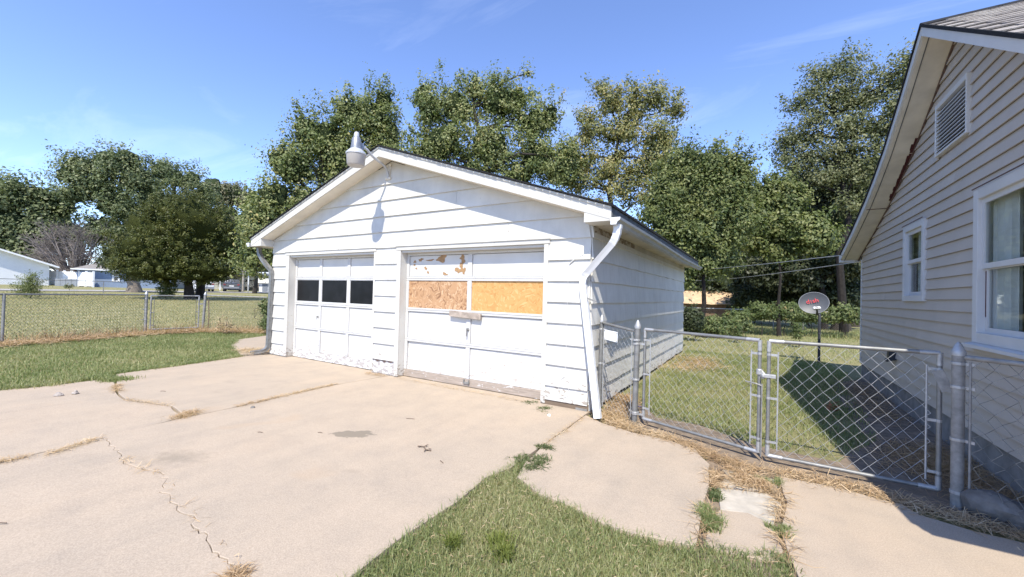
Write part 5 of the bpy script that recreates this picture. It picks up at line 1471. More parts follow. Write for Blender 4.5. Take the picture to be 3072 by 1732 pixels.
PH = (-71.0, 13.2)
bh = thing('blue_house', 'small blue house with grey hip roof and two narrow windows', 'house', (PH[0], PH[1], T(PH[0])), facing(PH) - .1)
MB().box((-2.9, 0, -.3), (6.5, 8, 2.25)).build('wall', M['blue_wall'], bh)
MB().add([(-3.4, -.5, 2.2), (7.0, -.5, 2.2), (7.0, 8.5, 2.2), (-3.4, 8.5, 2.2), (-.2, 4, 3.75), (3.8, 4, 3.75)], [(0, 1, 5, 4), (1, 2, 5), (2, 3, 4, 5), (3, 0, 4), (0, 3, 2, 1)]).build('roof', M['roof_grey'], bh)
MB().box((-3.42, -.54, 2.1), (7.02, -.50, 2.26)).build('fascia', M['white_plain'], bh)
for xw in (-2.1, .3):
    w_ = MB().box((xw, -.06, .75), (xw + .75, -.01, 2.0)).build('window', M['white_plain'], bh)
    MB().box((xw + .2, -.08, .9), (xw + .55, -.06, 1.38)).build('pane', M['car_glass'], w_); MB().box((xw + .2, -.08, 1.46), (xw + .55, -.06, 1.9)).build('pane', M['car_glass'], w_)

PC_ = at(560, 735, 78)
ch_ = thing('far_house', 'pale grey house with a carport roof behind the parked cars', 'house', (PC_[0], PC_[1], T(PC_[0])), facing(PC_) + .15)
MB().box((-9, 3, -.3), (3.5, 9, 2.5)).build('wall', M['cream'], ch_)
MB().prism([(-9.6, 2.4, 2.45), (-9.6, 9.6, 2.45), (-9.6, 6, 4.0)], (13.7, 0, 0)).build('roof', M['roof_grey'], ch_)
MB().box((-1, -3.2, 2.45), (6.5, 2.6, 2.75)).build('carport_roof', M['grey_panel'], ch_)
for xw in (-.8, 2.8, 6.3): MB().box((xw - .07, -3.0, -.3), (xw + .07, -2.86, 2.45)).build('carport_post', M['white_plain'], ch_)
for xw in (-7.5, -4.5):
    w_ = MB().box((xw, 2.94, .9), (xw + 1.2, 2.99, 2.0)).build('window', M['white_plain'], ch_); MB().box((xw + .1, 2.92, 1.0), (xw + 1.1, 2.94, 1.9)).build('pane', M['car_glass'], w_)
MB().box((-2.3, 2.94, 0), (-1.3, 2.99, 2.05)).build('door', M['white_plain'], ch_)
PP = at(611, 722, 72)
pp = thing('utility_pole', 'grey wooden pole right of the parked grey car', 'pole', (PP[0], PP[1], T(PP[0])))
MB().tube([(PP[0], PP[1], T(PP[0]) - .2), (PP[0], PP[1], T(PP[0]) + 3.3)], .14, 8).build('shaft', M['pole'], pp); MB().lathe([(.15, 3.3), (.15, 3.34), (.05, 3.40)], (PP[0], PP[1], T(PP[0])), 8).build('cap', M['galv_old'], pp)
PWt = at(648, 712, 80)
wt = thing('white_canopy', 'small white canopy on posts beyond the brown board fence', 'canopy', (PWt[0], PWt[1], T(PWt[0])), facing(PWt))
MB().prism([(-1.9, 0, 1.75), (1.9, 0, 1.75), (1.5, 0, 3.1), (-1.2, 0, 3.0)], (0, 2.5, 0)).build('cover', M['white_plain'], wt)
for x in (-1.2, 1.2): MB().tube([(x, .1, -.2), (x, .1, 1.8)], .05, 6).build('post', M['galv_old'], wt)
bf = thing('board_fence', 'brown upright board fence behind the far fence on the right', 'fence', (-70, 40, T(-70)))
A_, B_ = at(598, 725, 84)[:2], at(700, 726, 84)[:2]
for i in range(46):
    p = A_ + (B_ - A_) * i / 46; q_ = A_ + (B_ - A_) * (i + .93) / 46
    MB().bar((*p, T(p[0]) + .85), (*q_, T(q_[0]) + .85), .03, 1.8 + .04 * math.sin(i * 5.1)).build('board', M['fence_brown'], bf)
PWh = at(683, 735, 70)
ws_ = thing('white_shed', 'low white shed just left of the garage corner', 'shed', (PWh[0], PWh[1], T(PWh[0])), facing(PWh))
MB().box((-1.6, 0, -.2), (3, 2.5, 1.3)).build('wall', M['white_plain'], ws_); MB().prism([(-1.9, -.3, 1.3), (-1.9, 2.8, 1.3), (-1.9, 1.2, 2.0)], (5.2, 0, 0)).build('roof', M['cream'], ws_); MB().box((-1.2, -.03, .0), (-.5, -.005, 1.2)).build('door', M['grey_panel'], ws_)

# parked cars
def car(name, label, P, rot, paint):
    t = thing(name, label, 'car', (P[0], P[1], T(P[0])), rot, 'cars parked beyond the far fence')
    def ring(y, hw, zb, zt, rnd=.12):
        return [(-hw, y, zb), (hw, y, zb), (hw, y, zt - rnd), (hw - rnd, y, zt), (-hw + rnd, y, zt), (-hw, y, zt - rnd)]
    def loft(rings):
        m_ = MB(); n_ = len(rings[0]); vs = [p for r_ in rings for p in r_]
        fs = [(i * n_ + k, i * n_ + (k + 1) % n_, (i + 1) * n_ + (k + 1) % n_, (i + 1) * n_ + k) for i in range(len(rings) - 1) for k in range(n_)]
        fs += [tuple(range(n_))[::-1], tuple((len(rings) - 1) * n_ + k for k in range(n_))]
        return m_.add(vs, fs)
    loft([ring(0, .84, .42, .95), ring(.10, .92, .34, 1.02), ring(.9, .96, .30, 1.05), ring(3.3, .96, .30, 1.02), ring(4.2, .92, .32, .92), ring(4.6, .80, .42, .78)]).build('body', M[paint], t, True)
    loft([ring(.10, .80, 1.0, 1.22), ring(.32, .76, 1.0, 1.62, .1), ring(.9, .74, 1.0, 1.70, .1), ring(2.3, .73, 1.0, 1.66, .1), ring(3.2, .80, 1.0, 1.08, .05)]).build('cabin', M[paint], t, True)
    MB().hexa([(-.66, .085, 1.10), (.66, .085, 1.10), (.66, .2, 1.08), (-.66, .2, 1.08), (-.56, .29, 1.54), (.56, .29, 1.54), (.56, .4, 1.54), (-.56, .4, 1.54)]).build('rear_window', M['car_glass'], t)
    for s in (-1, 1):
        for (ya, yb, za, zb) in ((.55, 1.25, 1.08, 1.52), (1.35, 2.2, 1.08, 1.52)): MB().hexa([(s * .80, ya, za), (s * .70, ya, za), (s * .70, yb, za), (s * .80, yb, za), (s * .762, ya + .05, zb), (s * .70, ya + .05, zb), (s * .70, yb - .03, zb), (s * .762, yb - .03, zb)]).build('side_window', M['car_glass'], t)
        MB().box((s * .62 if s > 0 else -.9, -.02, .86), (.9 if s > 0 else -.62, .09, 1.02)).build('tail_lamp', M['tail'], t, bevel=.02)
        for yw in (.85, 3.65):
            w_ = MB().lathe([(.28, -.11), (.34, -.09), (.34, .09), (.28, .11)], (s * .86, yw, .34), 18, (1, 0, 0)).build('wheel', M['tyre'], t, True)
            MB().lathe([(.21, -.005), (.20, .008), (.05, .02)], (s * .965, yw, .34), 14, (s, 0, 0)).build('rim', M['rim'], w_)
        MB().box((s * .98 - .06, 2.75, 1.02), (s * .98 + .06, 2.85, 1.14)).build('mirror', M[paint], t, bevel=.02)
    MB().box((-.86, -.05, .42), (.86, .05, .62)).build('bumper', M['grey_panel'], t, bevel=.03)
    MB().box((-.26, -.012, .70), (.26, .02, .84)).build('number_plate', M['white_plain'], t)
    return t


car('parked_car', 'white parked car with dark rear window, left of the pair', (-56.5, 18.3), facing((-56.5, 18.3)) + .12, 'car_white')
car('parked_car', 'dark grey parked car, right of the pair', (-58.0, 21.9), facing((-58, 21.9)) - .05, 'car_grey')

# tan sheeted shed behind the vines, and overhead wires
PS = tuple(at(1790, 770, 30)[:2])
ts = thing('tan_shed', 'low shed roofed with tan sheeting behind the back fence', 'shed', (PS[0], PS[1], 0), facing(PS) + .06)
MB().box((-2.0, .2, -.1), (2.1, 3.0, 1.25)).build('wall', M['shed_wall'], ts)
vs = []; fs = []
for i in range(13):
    for j in range(7):
        x = -2.4 + 4.75 * i / 12; y = -.25 + 2.2 * j / 6
        vs.append((x, y, 1.22 + .85 * j / 6 + .018 * math.sin(i * 1.9 + j * 1.1) + .012 * math.sin(i * 4.1 - j * 2.3)))
n_ = len(vs); vs += [(a, b2, c_ - .03) for a, b2, c_ in vs]
for i in range(12):
    for j in range(6):
        p = i * 7 + j; fs += [(p, p + 7, p + 8, p + 1), (n_ + p, n_ + p + 1, n_ + p + 8, n_ + p + 7)]
for j in range(6): fs += [(j, j + 1, n_ + j + 1, n_ + j), (84 + j, n_ + 84 + j, n_ + 85 + j, 85 + j)]
for i in range(12): fs += [(i * 7, n_ + i * 7, n_ + i * 7 + 7, i * 7 + 7), (i * 7 + 6, i * 7 + 13, n_ + i * 7 + 13, n_ + i * 7 + 6)]
MB().add(vs, fs).build('roof_sheet', M['tan'], ts)
MB().prism([(-2.4, 1.95, 2.06), (2.35, 1.95, 2.06), (2.35, 4.2, 1.2), (-2.4, 4.2, 1.2)], (0, 0, .03)).build('roof_sheet', M['tan'], ts)
MB().tube([(.3, .2, 1.45), (1.1, 1.0, 1.78), (1.9, 1.7, 2.04)], .02, 6).build('lashing', M['fence_brown'], ts)
for i, (pa, pb, lab) in enumerate((((2120, 642, 8.4), (1650, 672, 46), 'upper overhead cable running from the house eave to the trees'), ((2150, 660, 8.6), (1700, 700, 46), 'lower overhead cable running from the house eave to the trees'))):
    a, b2 = at(*pa), at(*pb)
    path = [a + (b2 - a) * t - np.array((0, 0, 1.1 * t * (1 - t))) for t in [k / 14 for k in range(15)]]
    tag(MB().tube(path, .008, 5).build('overhead_cable', M['cable']), lab, 'cable')


# ------------------------------------------------------------------ trees
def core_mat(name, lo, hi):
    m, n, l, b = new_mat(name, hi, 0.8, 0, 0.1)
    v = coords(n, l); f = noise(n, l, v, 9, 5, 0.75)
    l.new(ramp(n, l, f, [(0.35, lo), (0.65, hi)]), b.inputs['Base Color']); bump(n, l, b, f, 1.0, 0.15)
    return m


M['core'] = core_mat('shaded_crown_core', (0.022, 0.034, 0.014), (0.055, 0.072, 0.028))  # crown interior shade painted as a colour darker than the leaves
M['core_cedar'] = core_mat('shaded_cedar_core', (0.026, 0.032, 0.008), (0.052, 0.060, 0.014))
def leaves(C_, N_, size, aspect, bias, mat, parent, rnd, name='crown', droop=0.0):
    """rhombic leaves at C_ with normals drawn around bias directions"""
    n_ = len(C_)
    nr = bias * 0.75 + RNG.normal(size=(n_, 3)) * 0.5 + np.array((0.10, -0.25, 0.40))
    nr /= np.linalg.norm(nr, axis=1)[:, None] + 1e-9
    t = RNG.normal(size=(n_, 3)); t[:, 2] -= droop
    t -= nr * (t * nr).sum(1)[:, None]; t /= np.linalg.norm(t, axis=1)[:, None] + 1e-9
    b2 = np.cross(nr, t)
    s = (size * (0.45 + 1.1 * RNG.random(n_) ** 1.4))[:, None]
    V = np.stack([C_ - t * s * .5, C_ + b2 * s * aspect * .5 + t * s * .05, C_ + t * s * .5, C_ - b2 * s * aspect * .5 + t * s * .05], 1).reshape(-1, 3)
    F_ = np.arange(n_)[:, None] * 4 + np.array([[0, 1, 2, 3]])
    o = big_mesh(name, V, F_, mat, parent, np.repeat(rnd, 4))
    return o


def tree(name, label, d, base, blobs, n_leaf, size, mat, bark='bark', trunk_r=.22, cat='tree', group=None, csig=.30, per=90, shell=.62, aspect=.55, depth=.8, sprig=.0, limbs=True, droop=.3, trunk_path=None, dens_cut=0.0, twigs=6, base_z=None, core=0.0):
    """base: view pixel of the trunk foot; blobs: (px, py, rx, ry[, dd]) crown lobes in view pixels at distance d+dd"""
    B = at(base[0], base[1], d); B[2] = T(B[0]) if base_z is None else base_z
    t = thing(name, label, cat, tuple(B), group=group)
    lob = []
    for bl in blobs:
        dd = bl[4] if len(bl) > 4 else 0
        c = at(bl[0], bl[1], d + dd); k = axial(c) / 1222.16 * (3072 / 2575.)
        lob.append((c, np.array((bl[2] * k, bl[2] * k * depth, bl[3] * k))))
    vol = np.array([(r_[0] * r_[2]) for _, r_ in lob]); vol = vol / vol.sum()
    fwdh = np.array((FWD[0], FWD[1], 0)); fwdh /= np.linalg.norm(fwdh); rgt = np.array((fwdh[1], -fwdh[0], 0)); upv = np.array((0, 0, 1.0))
    ncl = max(6, n_leaf // per)
    cl = RNG.choice(len(lob), ncl, p=vol)
    dirs = RNG.normal(size=(ncl, 3)); dirs /= np.linalg.norm(dirs, axis=1)[:, None]
    rad = (shell + (1 - shell) * RNG.random(ncl)) * (0.88 + 0.24 * RNG.random(ncl))
    inner = RNG.random(ncl) < 0.25
    rad[inner] *= RNG.random(inner.sum()) ** .5
    cc = np.array([lob[i][0] for i in cl]); rr = np.array([lob[i][1] for i in cl])
    loc = dirs * rad[:, None]
    Pc = cc + rgt * (loc[:, 0] * rr[:, 0])[:, None] + fwdh * (loc[:, 1] * rr[:, 1])[:, None] + upv * (loc[:, 2] * rr[:, 2])[:, None]
    out = Pc - cc; out /= np.linalg.norm(out, axis=1)[:, None] + 1e-9
    gz_ = Tn(Pc[:, 0]); Pc[:, 2] = np.maximum(Pc[:, 2], gz_ + .15)
    # leaves: gaussian clumps stretched outward
    nl = per
    g = RNG.normal(size=(ncl, nl, 3))
    gl_ = np.linalg.norm(g, axis=2, keepdims=True); g = g / gl_ * np.minimum(gl_, 1.2 + .5 * RNG.random((ncl, nl, 1)))
    sig = csig * (0.55 + 0.9 * RNG.random(ncl))
    al = np.clip(RNG.normal(size=(ncl, nl)), -1.2, 1.6) * (0.4 + sprig)
    spk = (RNG.random(ncl) < .22) & (out[:, 2] > .05)
    al[spk] = RNG.random((spk.sum(), nl)) * 3.0 * (.6 + sprig)
    g[spk] *= .55
    sd_ = out + np.array((0, 0, .55)); sd_ /= np.linalg.norm(sd_, axis=1)[:, None]
    off_ = g * sig[:, None, None] * np.array((1, 1, .75))
    L_ = Pc[:, None, :] + off_ + sd_[:, None, :] * (al * sig[:, None])[:, :, None]
    bias = off_ / (sig[:, None, None] + 1e-6) * .9 + out[:, None, :] * .5
    crnd = RNG.random(ncl)
    rnd = np.clip(.6 * crnd[:, None] + .4 * RNG.random((ncl, nl)), 0, 1)
    L_ = L_.reshape(-1, 3); bias = bias.reshape(-1, 3); rnd = rnd.reshape(-1)
    ok = L_[:, 2] > Tn(L_[:, 0]) + .05
    leaves(L_[ok], None, size, aspect, bias[ok], M[mat], t, rnd[ok], droop=droop)
    if core:  # dark lumps added inside the lobes to fill gaps with painted shade
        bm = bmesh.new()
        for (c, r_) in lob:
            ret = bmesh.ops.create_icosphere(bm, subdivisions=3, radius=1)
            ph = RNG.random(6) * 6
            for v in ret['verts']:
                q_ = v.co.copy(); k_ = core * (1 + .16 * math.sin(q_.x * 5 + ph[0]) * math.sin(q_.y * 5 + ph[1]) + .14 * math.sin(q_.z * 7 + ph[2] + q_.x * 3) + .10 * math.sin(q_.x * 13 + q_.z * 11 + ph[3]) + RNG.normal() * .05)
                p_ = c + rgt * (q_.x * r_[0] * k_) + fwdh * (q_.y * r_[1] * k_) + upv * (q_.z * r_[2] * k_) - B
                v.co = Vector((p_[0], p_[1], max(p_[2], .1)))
        me = bpy.data.meshes.new('dark_crown_fill'); bm.to_mesh(me); bm.free(); me.materials.append(M['core_' + mat] if 'core_' + mat in M else M['core'])
        me.polygons.foreach_set('use_smooth', [True] * len(me.polygons)); oc = bpy.data.objects.new('dark_crown_fill', me); COL.objects.link(oc); oc.parent = t
    # trunk and limbs
    m_ = MB()
    top = max(lob, key=lambda q_: q_[0][2])[0]
    if trunk_path is not None:
        tp = [at(a, b2, d) for a, b2 in trunk_path]; tp[0][2] = T(tp[0][0]) - .2
    else:
        cm = np.mean([q_[0] for q_ in lob], axis=0)
        tp = [B + (0, 0, -.2)] + [B + (np.array((cm[0], cm[1], cm[2])) - B) * f + np.append(RNG.normal(size=2) * .12, 0) for f in (.25, .5, .8)] + [top * .6 + cm * .4]
    nT = len(tp)
    m_.tube(tp, [trunk_r * (1.25 if i == 0 else 1 - .75 * i / (nT - 1)) for i in range(nT)], 9)
    if limbs:
        for (c, r_) in lob:
            k = int(np.argmin([np.linalg.norm(p - c) + max(0, p[2] - c[2]) * 2 for p in tp[:-1]])) if nT > 2 else 0
            s0 = tp[max(k, 1)] if nT > 2 else tp[0]
            mid = (s0 + c) / 2 + RNG.normal(size=3) * .18 * np.linalg.norm(c - s0) * .4 + (0, 0, .1)
            p1 = s0 * .6 + mid * .4; p2 = mid * .5 + c * .5 + RNG.normal(size=3) * .1
            m_.tube([s0, p1, mid, p2, c], [trunk_r * .42, trunk_r * .36, trunk_r * .28, trunk_r * .2, trunk_r * .12], 6)
            idx = np.where(np.linalg.norm(Pc - c, axis=1) < max(r_) * 1.1)[0]
            for q_ in RNG.choice(idx, min(twigs, len(idx)), replace=False) if len(idx) else ():
                e = Pc[q_]; st_ = c * .55 + mid * .45 if RNG.random() < .4 else c
                m_.tube([st_, (st_ + e) / 2 + RNG.normal(size=3) * .12, e + out[q_] * .15], [trunk_r * .11, trunk_r * .07, .010], 4)
    m_.build('trunk', M[bark], t, True)
    return t


# behind the garage
tree('pear_tree', 'broad leafy tree rising behind the left roof slope of the garage', 23, (830, 760),
     [(935, 300, 62, 62), (965, 255, 30, 38), (880, 290, 48, 50), (820, 345, 62, 58), (770, 330, 40, 44), (735, 420, 62, 58), (700, 400, 32, 34), (860, 420, 80, 70), (960, 390, 50, 70), (690, 500, 58, 55), (780, 520, 75, 60), (660, 580, 48, 55), (640, 650, 38, 42), (700, 600, 50, 60), (985, 330, 22, 40), (800, 620, 75, 60), (900, 560, 80, 70), (900, 670, 70, 50)],
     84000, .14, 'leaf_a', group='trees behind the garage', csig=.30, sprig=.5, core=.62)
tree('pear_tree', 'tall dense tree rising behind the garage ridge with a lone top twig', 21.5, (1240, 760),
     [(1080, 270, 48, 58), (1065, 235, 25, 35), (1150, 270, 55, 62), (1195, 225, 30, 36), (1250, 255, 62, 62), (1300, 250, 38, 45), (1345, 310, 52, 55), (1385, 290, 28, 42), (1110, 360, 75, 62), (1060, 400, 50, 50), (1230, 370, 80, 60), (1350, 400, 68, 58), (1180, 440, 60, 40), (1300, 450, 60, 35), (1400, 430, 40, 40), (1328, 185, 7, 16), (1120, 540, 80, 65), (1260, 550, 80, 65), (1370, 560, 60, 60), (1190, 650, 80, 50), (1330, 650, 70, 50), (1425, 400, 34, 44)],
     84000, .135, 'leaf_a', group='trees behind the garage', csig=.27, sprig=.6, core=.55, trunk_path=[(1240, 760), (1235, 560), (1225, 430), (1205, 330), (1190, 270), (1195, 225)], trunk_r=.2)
tree('hackberry_tree', 'thin olive tree with sky gaps and yellow tinge behind the right roof slope', 22.5, (1560, 780),
     [(1530, 250, 40, 40), (1515, 225, 25, 24), (1600, 265, 42, 42), (1650, 245, 32, 32), (1690, 270, 30, 34), (1480, 320, 42, 42), (1455, 390, 40, 40), (1560, 330, 55, 45), (1650, 340, 48, 45), (1530, 410, 55, 40), (1620, 420, 55, 42), (1670, 400, 35, 45), (1570, 480, 55, 38), (1470, 460, 42, 35), (1640, 490, 45, 35), (1500, 520, 40, 25), (1530, 590, 60, 45), (1600, 660, 60, 50), (1480, 660, 60, 50), (1442, 440, 34, 42)],
     54000, .135, 'leaf_b', group='trees behind the garage', csig=.28, sprig=.4, shell=.55, trunk_path=[(1560, 780), (1545, 560), (1530, 480), (1545, 400), (1560, 330), (1580, 280)], trunk_r=.17, twigs=9)
tree('ash_tree', 'fresh green bushy tree just beyond the right rear corner of the garage', 18.5, (1760, 790),
     [(1735, 410, 45, 42), (1790, 420, 45, 44), (1840, 420, 35, 38), (1690, 470, 48, 50), (1750, 490, 70, 60), (1830, 480, 52, 52), (1680, 560, 55, 50), (1770, 580, 75, 62), (1850, 550, 45, 55), (1720, 650, 55, 45), (1800, 650, 50, 40), (1650, 530, 35, 40), (1868, 420, 14, 20), (1880, 445, 14, 14), (1722, 690, 20, 30)],
     72000, .12, 'leaf_c', group='trees behind the garage', csig=.24, sprig=.5, core=.66, trunk_r=.11, bark='bark_dark')
tree('mulberry_tree', 'mid-height leafy tree between the ash and the tall right tree', 21.5, (1960, 790),
     [(1900, 500, 40, 40), (1940, 480, 38, 34), (1985, 510, 38, 40), (1930, 560, 55, 45), (2010, 575, 50, 42), (1890, 600, 42, 36), (2060, 600, 45, 40), (1870, 530, 28, 36), (1975, 625, 40, 28)],
     34000, .14, 'leaf_c', group='trees behind the garage', csig=.26, core=.64, trunk_r=.08, bark='bark_dark')
tree('locust_tree', 'tall open-crowned tree with dark forked limbs left of the house gable', 25, (2118, 790),
     [(2115, 165, 42, 36), (2150, 200, 42, 34), (2070, 190, 34, 32), (2045, 230, 40, 30), (2000, 262, 34, 18), (2090, 250, 45, 34), (2170, 250, 45, 34), (2215, 230, 34, 34), (2250, 190, 36, 44), (2290, 150, 32, 44), (2260, 270, 42, 50), (2200, 320, 36, 34), (2000, 345, 38, 34), (2040, 340, 36, 28), (1965, 380, 30, 40), (2020, 400, 45, 34), (2080, 440, 40, 40), (1990, 450, 36, 34), (2230, 400, 45, 60), (2180, 440, 36, 45), (2300, 300, 40, 80), (2330, 200, 35, 60), (2140, 510, 50, 40), (2140, 305, 46, 36), (2060, 295, 42, 32), (2128, 375, 50, 42), (2195, 375, 42, 42), (2250, 335, 42, 46), (2070, 385, 36, 32)],
     56000, .115, 'leaf_e', group='trees behind the garage', csig=.34, shell=.5, per=110, sprig=.3, trunk_r=.16, twigs=10, bark='bark_dark', trunk_path=[(2125, 800), (2110, 640), (2135, 560), (2128, 490), (2104, 420), (2116, 350), (2100, 290), (2118, 230)])
for i, (a, lab) in enumerate((((2000, 700), 'dark shaded tree filling the gap behind the satellite dish'), ((1830, 700), 'dark shaded tree beyond the tan shed'), ((2150, 680), 'dark shaded tree beside the house corner'), ((1740, 690), 'dark shaded tree right behind the garage rear corner'))):
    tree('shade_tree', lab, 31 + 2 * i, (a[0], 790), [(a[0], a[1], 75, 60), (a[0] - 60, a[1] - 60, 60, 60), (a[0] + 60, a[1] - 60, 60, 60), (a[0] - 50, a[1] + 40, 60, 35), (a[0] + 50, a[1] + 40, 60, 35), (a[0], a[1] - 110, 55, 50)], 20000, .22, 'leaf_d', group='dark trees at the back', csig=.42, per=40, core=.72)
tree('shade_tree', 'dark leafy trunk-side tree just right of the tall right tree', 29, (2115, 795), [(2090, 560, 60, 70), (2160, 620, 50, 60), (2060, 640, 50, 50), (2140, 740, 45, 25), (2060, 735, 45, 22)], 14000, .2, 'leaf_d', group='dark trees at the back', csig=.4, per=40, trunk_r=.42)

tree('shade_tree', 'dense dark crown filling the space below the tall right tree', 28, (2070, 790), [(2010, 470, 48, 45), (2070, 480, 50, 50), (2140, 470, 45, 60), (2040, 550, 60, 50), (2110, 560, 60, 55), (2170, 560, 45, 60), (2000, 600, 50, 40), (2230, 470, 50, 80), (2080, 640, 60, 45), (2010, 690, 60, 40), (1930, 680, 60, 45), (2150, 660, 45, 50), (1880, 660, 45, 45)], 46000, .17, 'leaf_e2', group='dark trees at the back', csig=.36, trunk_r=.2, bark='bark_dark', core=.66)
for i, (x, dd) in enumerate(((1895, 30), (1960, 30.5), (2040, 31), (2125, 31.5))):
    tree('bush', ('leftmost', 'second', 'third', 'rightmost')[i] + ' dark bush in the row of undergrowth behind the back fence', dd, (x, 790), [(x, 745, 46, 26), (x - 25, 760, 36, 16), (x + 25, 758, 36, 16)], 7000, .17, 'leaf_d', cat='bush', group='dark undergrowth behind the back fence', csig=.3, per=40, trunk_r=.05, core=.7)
fw = tree('far_woods', 'distant wood along the horizon behind the garage and the house', 115, (1500, 745), [(x, 700 + 14 * ((x // 130) % 3) + (x - 1500) * .022, 85, 52) for x in range(820, 2760, 130)], 15000, 1.0, 'leaf_d', csig=1.6, per=60, core=.8, trunk_r=.3, limbs=False)
fw['kind'] = 'stuff'
# far left
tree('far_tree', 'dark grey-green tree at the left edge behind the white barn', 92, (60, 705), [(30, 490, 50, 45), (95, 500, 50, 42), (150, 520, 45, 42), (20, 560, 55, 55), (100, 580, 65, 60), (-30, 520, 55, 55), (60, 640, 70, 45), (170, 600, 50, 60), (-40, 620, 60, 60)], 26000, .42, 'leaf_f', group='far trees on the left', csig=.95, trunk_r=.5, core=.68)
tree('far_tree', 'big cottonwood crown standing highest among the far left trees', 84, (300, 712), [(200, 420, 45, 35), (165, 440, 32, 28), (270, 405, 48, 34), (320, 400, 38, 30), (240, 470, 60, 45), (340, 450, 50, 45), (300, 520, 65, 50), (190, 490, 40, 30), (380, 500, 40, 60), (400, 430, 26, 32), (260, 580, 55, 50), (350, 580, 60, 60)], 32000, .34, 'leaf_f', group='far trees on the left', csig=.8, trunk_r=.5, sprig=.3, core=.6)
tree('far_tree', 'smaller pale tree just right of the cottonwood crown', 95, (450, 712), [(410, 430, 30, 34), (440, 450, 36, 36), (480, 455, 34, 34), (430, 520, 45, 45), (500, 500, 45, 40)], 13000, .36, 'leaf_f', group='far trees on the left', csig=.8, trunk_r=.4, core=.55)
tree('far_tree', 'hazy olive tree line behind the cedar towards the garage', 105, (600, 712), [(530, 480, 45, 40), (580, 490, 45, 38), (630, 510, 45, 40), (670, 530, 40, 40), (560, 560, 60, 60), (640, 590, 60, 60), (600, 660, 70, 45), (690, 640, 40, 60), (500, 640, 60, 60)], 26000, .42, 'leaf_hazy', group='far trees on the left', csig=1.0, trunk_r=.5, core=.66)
tree('far_tree', 'dark low tree behind the parked cars', 96, (560, 725), [(500, 660, 60, 40), (570, 670, 60, 36), (640, 670, 50, 40), (420, 660, 60, 45), (690, 680, 40, 40), (340, 640, 60, 60)], 18000, .4, 'leaf_d', group='far trees on the left', csig=.9, trunk_r=.4, core=.7)
tree('cedar', 'round dense dark green cedar on two dark trunks in the field', 41.0, (478, 752),
     [(472, 575, 92, 100, -.5), (392, 615, 92, 82, -.3), (540, 615, 60, 85, -.3), (348, 645, 64, 52, 0), (400, 676, 92, 36, -.6), (500, 676, 92, 38, -.6), (430, 560, 70, 62, -.4)],
     98000, .13, 'cedar', trunk_r=.34, csig=.15, shell=.94, per=40, core=.80, aspect=.4, depth=1.0, sprig=.3, limbs=False, trunk_path=[(478, 752), (474, 710), (468, 660), (470, 600)], droop=-.5)
t2 = at(503, 741, 43)
o = bpy.data.objects['cedar']
MB().tube([(t2[0], t2[1], T(t2[0]) - .2), (t2[0] + .1, t2[1], 1.6), (t2[0] + .3, t2[1] + .3, 3.2)], [.38, .3, .2], 9).build('trunk', M['bark'], o, True)

tree('far_tree', 'mid-green tree filling the gap between the cedar and the garage', 62, (640, 735), [(640, 545, 42, 45), (615, 600, 40, 45), (670, 600, 45, 50), (640, 650, 50, 36)], 14000, .24, 'leaf_a', group='far trees on the left', csig=.5, trunk_r=.25, core=.66)

# grey-trunked tree hidden left of the cedar
P_ = at(338, 734, 56)
tree('far_tree', 'thick grey trunk with a dark low crown left of the cedar', 56, (338, 734), [(310, 655, 40, 30), (360, 650, 40, 34), (285, 660, 22, 18), (330, 690, 30, 14)], 7000, .22, 'leaf_d', bark='bark_pale', trunk_r=.6, csig=.5, group='far trees on the left')

# bare purple-grey thicket
def bare_tree(name, label, d, base, top, spread, n_b, bark):
    B = at(*base, d); B[2] = T(B[0])
    t = thing(name, label, 'tree', tuple(B))
    m_ = MB(); tw = MB()
    k = axial(B) / 1222.16 * (3072 / 2575.)
    fwdh = np.array((FWD[0], FWD[1], 0)); fwdh /= np.linalg.norm(fwdh); rgt = np.array((fwdh[1], -fwdh[0], 0))
    H = (base[1] - top) * k; S = spread * k
    for i in range(n_b):
        a = RNG.uniform(-1, 1); dp = RNG.uniform(-.5, .5); el = RNG.uniform(.35, 1.0)
        e = B + rgt * S * a + fwdh * S * .5 * dp + np.array((0, 0, H * el * math.sqrt(max(.05, 1 - .75 * a * a))))
        s0 = B + rgt * S * a * .12 + (0, 0, .2)
        mid = s0 * .5 + e * .5 + np.array((0, 0, H * .12)) + RNG.normal(size=3) * .3
        m_.tube([s0, s0 * .5 + mid * .5, mid, mid * .4 + e * .6, e], [.16, .12, .08, .05, .02], 5)
        for q_ in range(16):
            f = RNG.uniform(.25, 1); st_ = mid + (e - mid) * f if f > .4 else s0 + (mid - s0) * (f * 1.6)
            dr_ = (e - s0) / np.linalg.norm(e - s0) + RNG.normal(size=3) * .55; dr_ /= np.linalg.norm(dr_); ln = RNG.uniform(.8, 2.2)
            e2 = st_ + dr_ * ln
            tw.tube([st_, (st_ + e2) / 2 + RNG.normal(size=3) * .12, e2], [.035, .024, .012], 3, False)
            for w_ in range(3):
                s2 = st_ + dr_ * ln * RNG.uniform(.3, .9); d2 = dr_ + RNG.normal(size=3) * .6; d2 /= np.linalg.norm(d2)
                tw.tube([s2, s2 + d2 * RNG.uniform(.5, 1.2)], [.022, .010], 3, False)
    m_.build('trunk', M[bark], t, True); o_ = tw.build('twigs', M[bark], t); o_['kind'] = 'stuff'
    return t


bare_tree('bare_tree', 'leafless purple-grey tree behind the white vinyl fence', 82, (190, 705), 545, 125, 46, 'twig_dead')

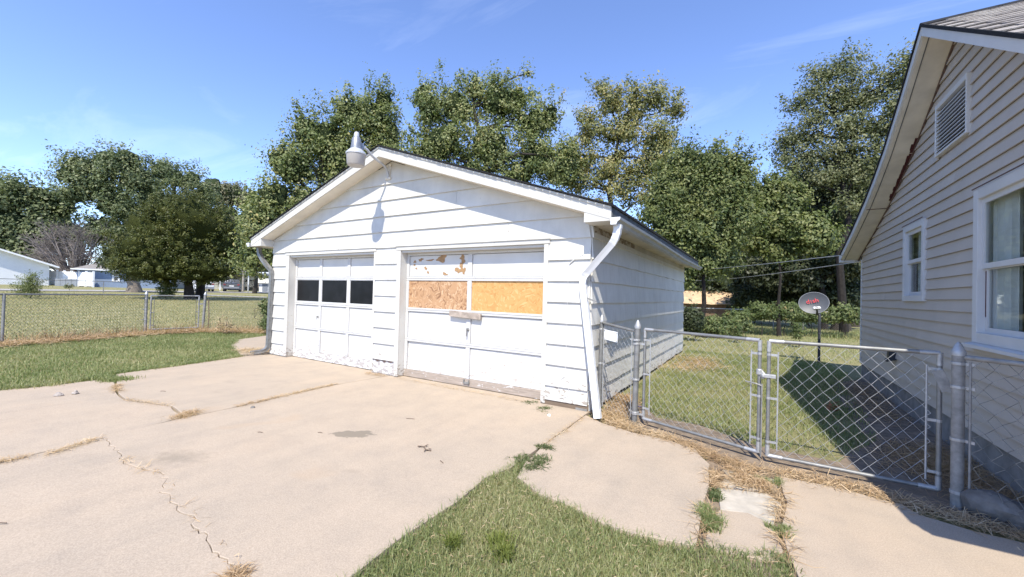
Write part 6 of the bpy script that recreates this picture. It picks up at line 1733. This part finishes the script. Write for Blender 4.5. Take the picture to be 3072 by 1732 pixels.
# shrubs and saplings
tree('shrub', 'feathery green shrub in the field before the white barn', 39.5, (72, 750), [(72, 712, 22, 22), (60, 726, 22, 16), (88, 724, 20, 16), (72, 740, 28, 8), (80, 696, 10, 12)], 5200, .09, 'leaf_c', cat='shrub', trunk_r=.03, csig=.13, per=30, aspect=.3, sprig=.8)
tree('shrub', 'tiny reddish-green plant before the white vinyl fence', 57, (174, 727), [(174, 719, 7, 7), (168, 721, 4, 4)], 500, .09, 'weed', cat='shrub', trunk_r=.02, csig=.12, per=25)
tree('sapling', 'light green sapling left of the cedar trunk behind the walk gate', 41, (419, 752), [(419, 712, 15, 14), (412, 728, 18, 14), (430, 725, 14, 14), (418, 742, 18, 8)], 3600, .10, 'leaf_c', cat='sapling', trunk_r=.03, csig=.14, per=30)
tree('ivy', 'ivy climbing the fence beside the left downspout', 14.9, (672, 830), [(672, 800, 8, 26), (668, 770, 8, 16), (664, 820, 12, 10), (655, 765, 8, 6)], 2600, .055, 'vine', cat='vine', trunk_r=.012, csig=.07, per=26)
tree('weed_clump', 'round dead weed clump beside the leaning gate post of the side fence', 15.3, (558, 826), [(558, 812, 18, 12), (575, 820, 14, 6)], 1200, .05, 'straw', cat='weeds', trunk_r=.01, csig=.10, per=24, aspect=.12)

# vines over the back fence
hv = [(1738, 806, 22, 26, 'dark leafy vine heap at the garage rear corner', 16.5, 'leaf_d'), (1790, 822, 34, 22, 'vine heap with reddish leaves before the tan shed', 18.5, 'vine'), (1852, 806, 34, 22, 'vine heap on the back fence right of the tan shed', 19.5, 'vine'), (1915, 785, 40, 18, 'vine mass hanging on the back fence rail, middle', 21.5, 'vine'), (1975, 785, 38, 18, 'vine mass on the back fence rail left of the dish', 22, 'vine'), (2035, 790, 34, 20, 'vine mass on the back fence behind the dish', 22.5, 'vine'), (2120, 790, 38, 20, 'vine mass on the back fence beside the house corner', 23, 'vine')]
for x, y, rx, ry, lab, dd, mt in hv:
    tree('vine', lab, dd, (x, y + ry + 6), [(x, y, rx, ry), (x - rx * .5, y + ry * .5, rx * .6, ry * .6), (x + rx * .5, y + ry * .4, rx * .6, ry * .6), (x, y - ry * .7, rx * .9, ry * .35)], 5200, .10, mt, cat='vine', trunk_r=.02, csig=.13, per=26, group='vines on the back fence', base_z=0.0, shell=.4)
for x, y, lab in ((2006, 828, 'young weed growing before the back fence, left of the mast'), (1852, 826, 'young weed at the foot of the vine heap')):
    tree('weed', lab, 17.0, (x, y + 22), [(x, y, 9, 20), (x + 3, y + 12, 13, 8)], 900, .07, 'vine', cat='weed', trunk_r=.012, csig=.09, per=24, base_z=0.0)
P = sample_poly([(1.5, 16.5), (8, 18), (8.5, 21.5), (2.5, 19.8), (-1, 18.4), (-1, 15)], 9000)
blades('rough_grass', P, .22, .016, M['grass'], 'rough uncut grass along the foot of the back fence', lean=1.1, rnd_lo=.15)
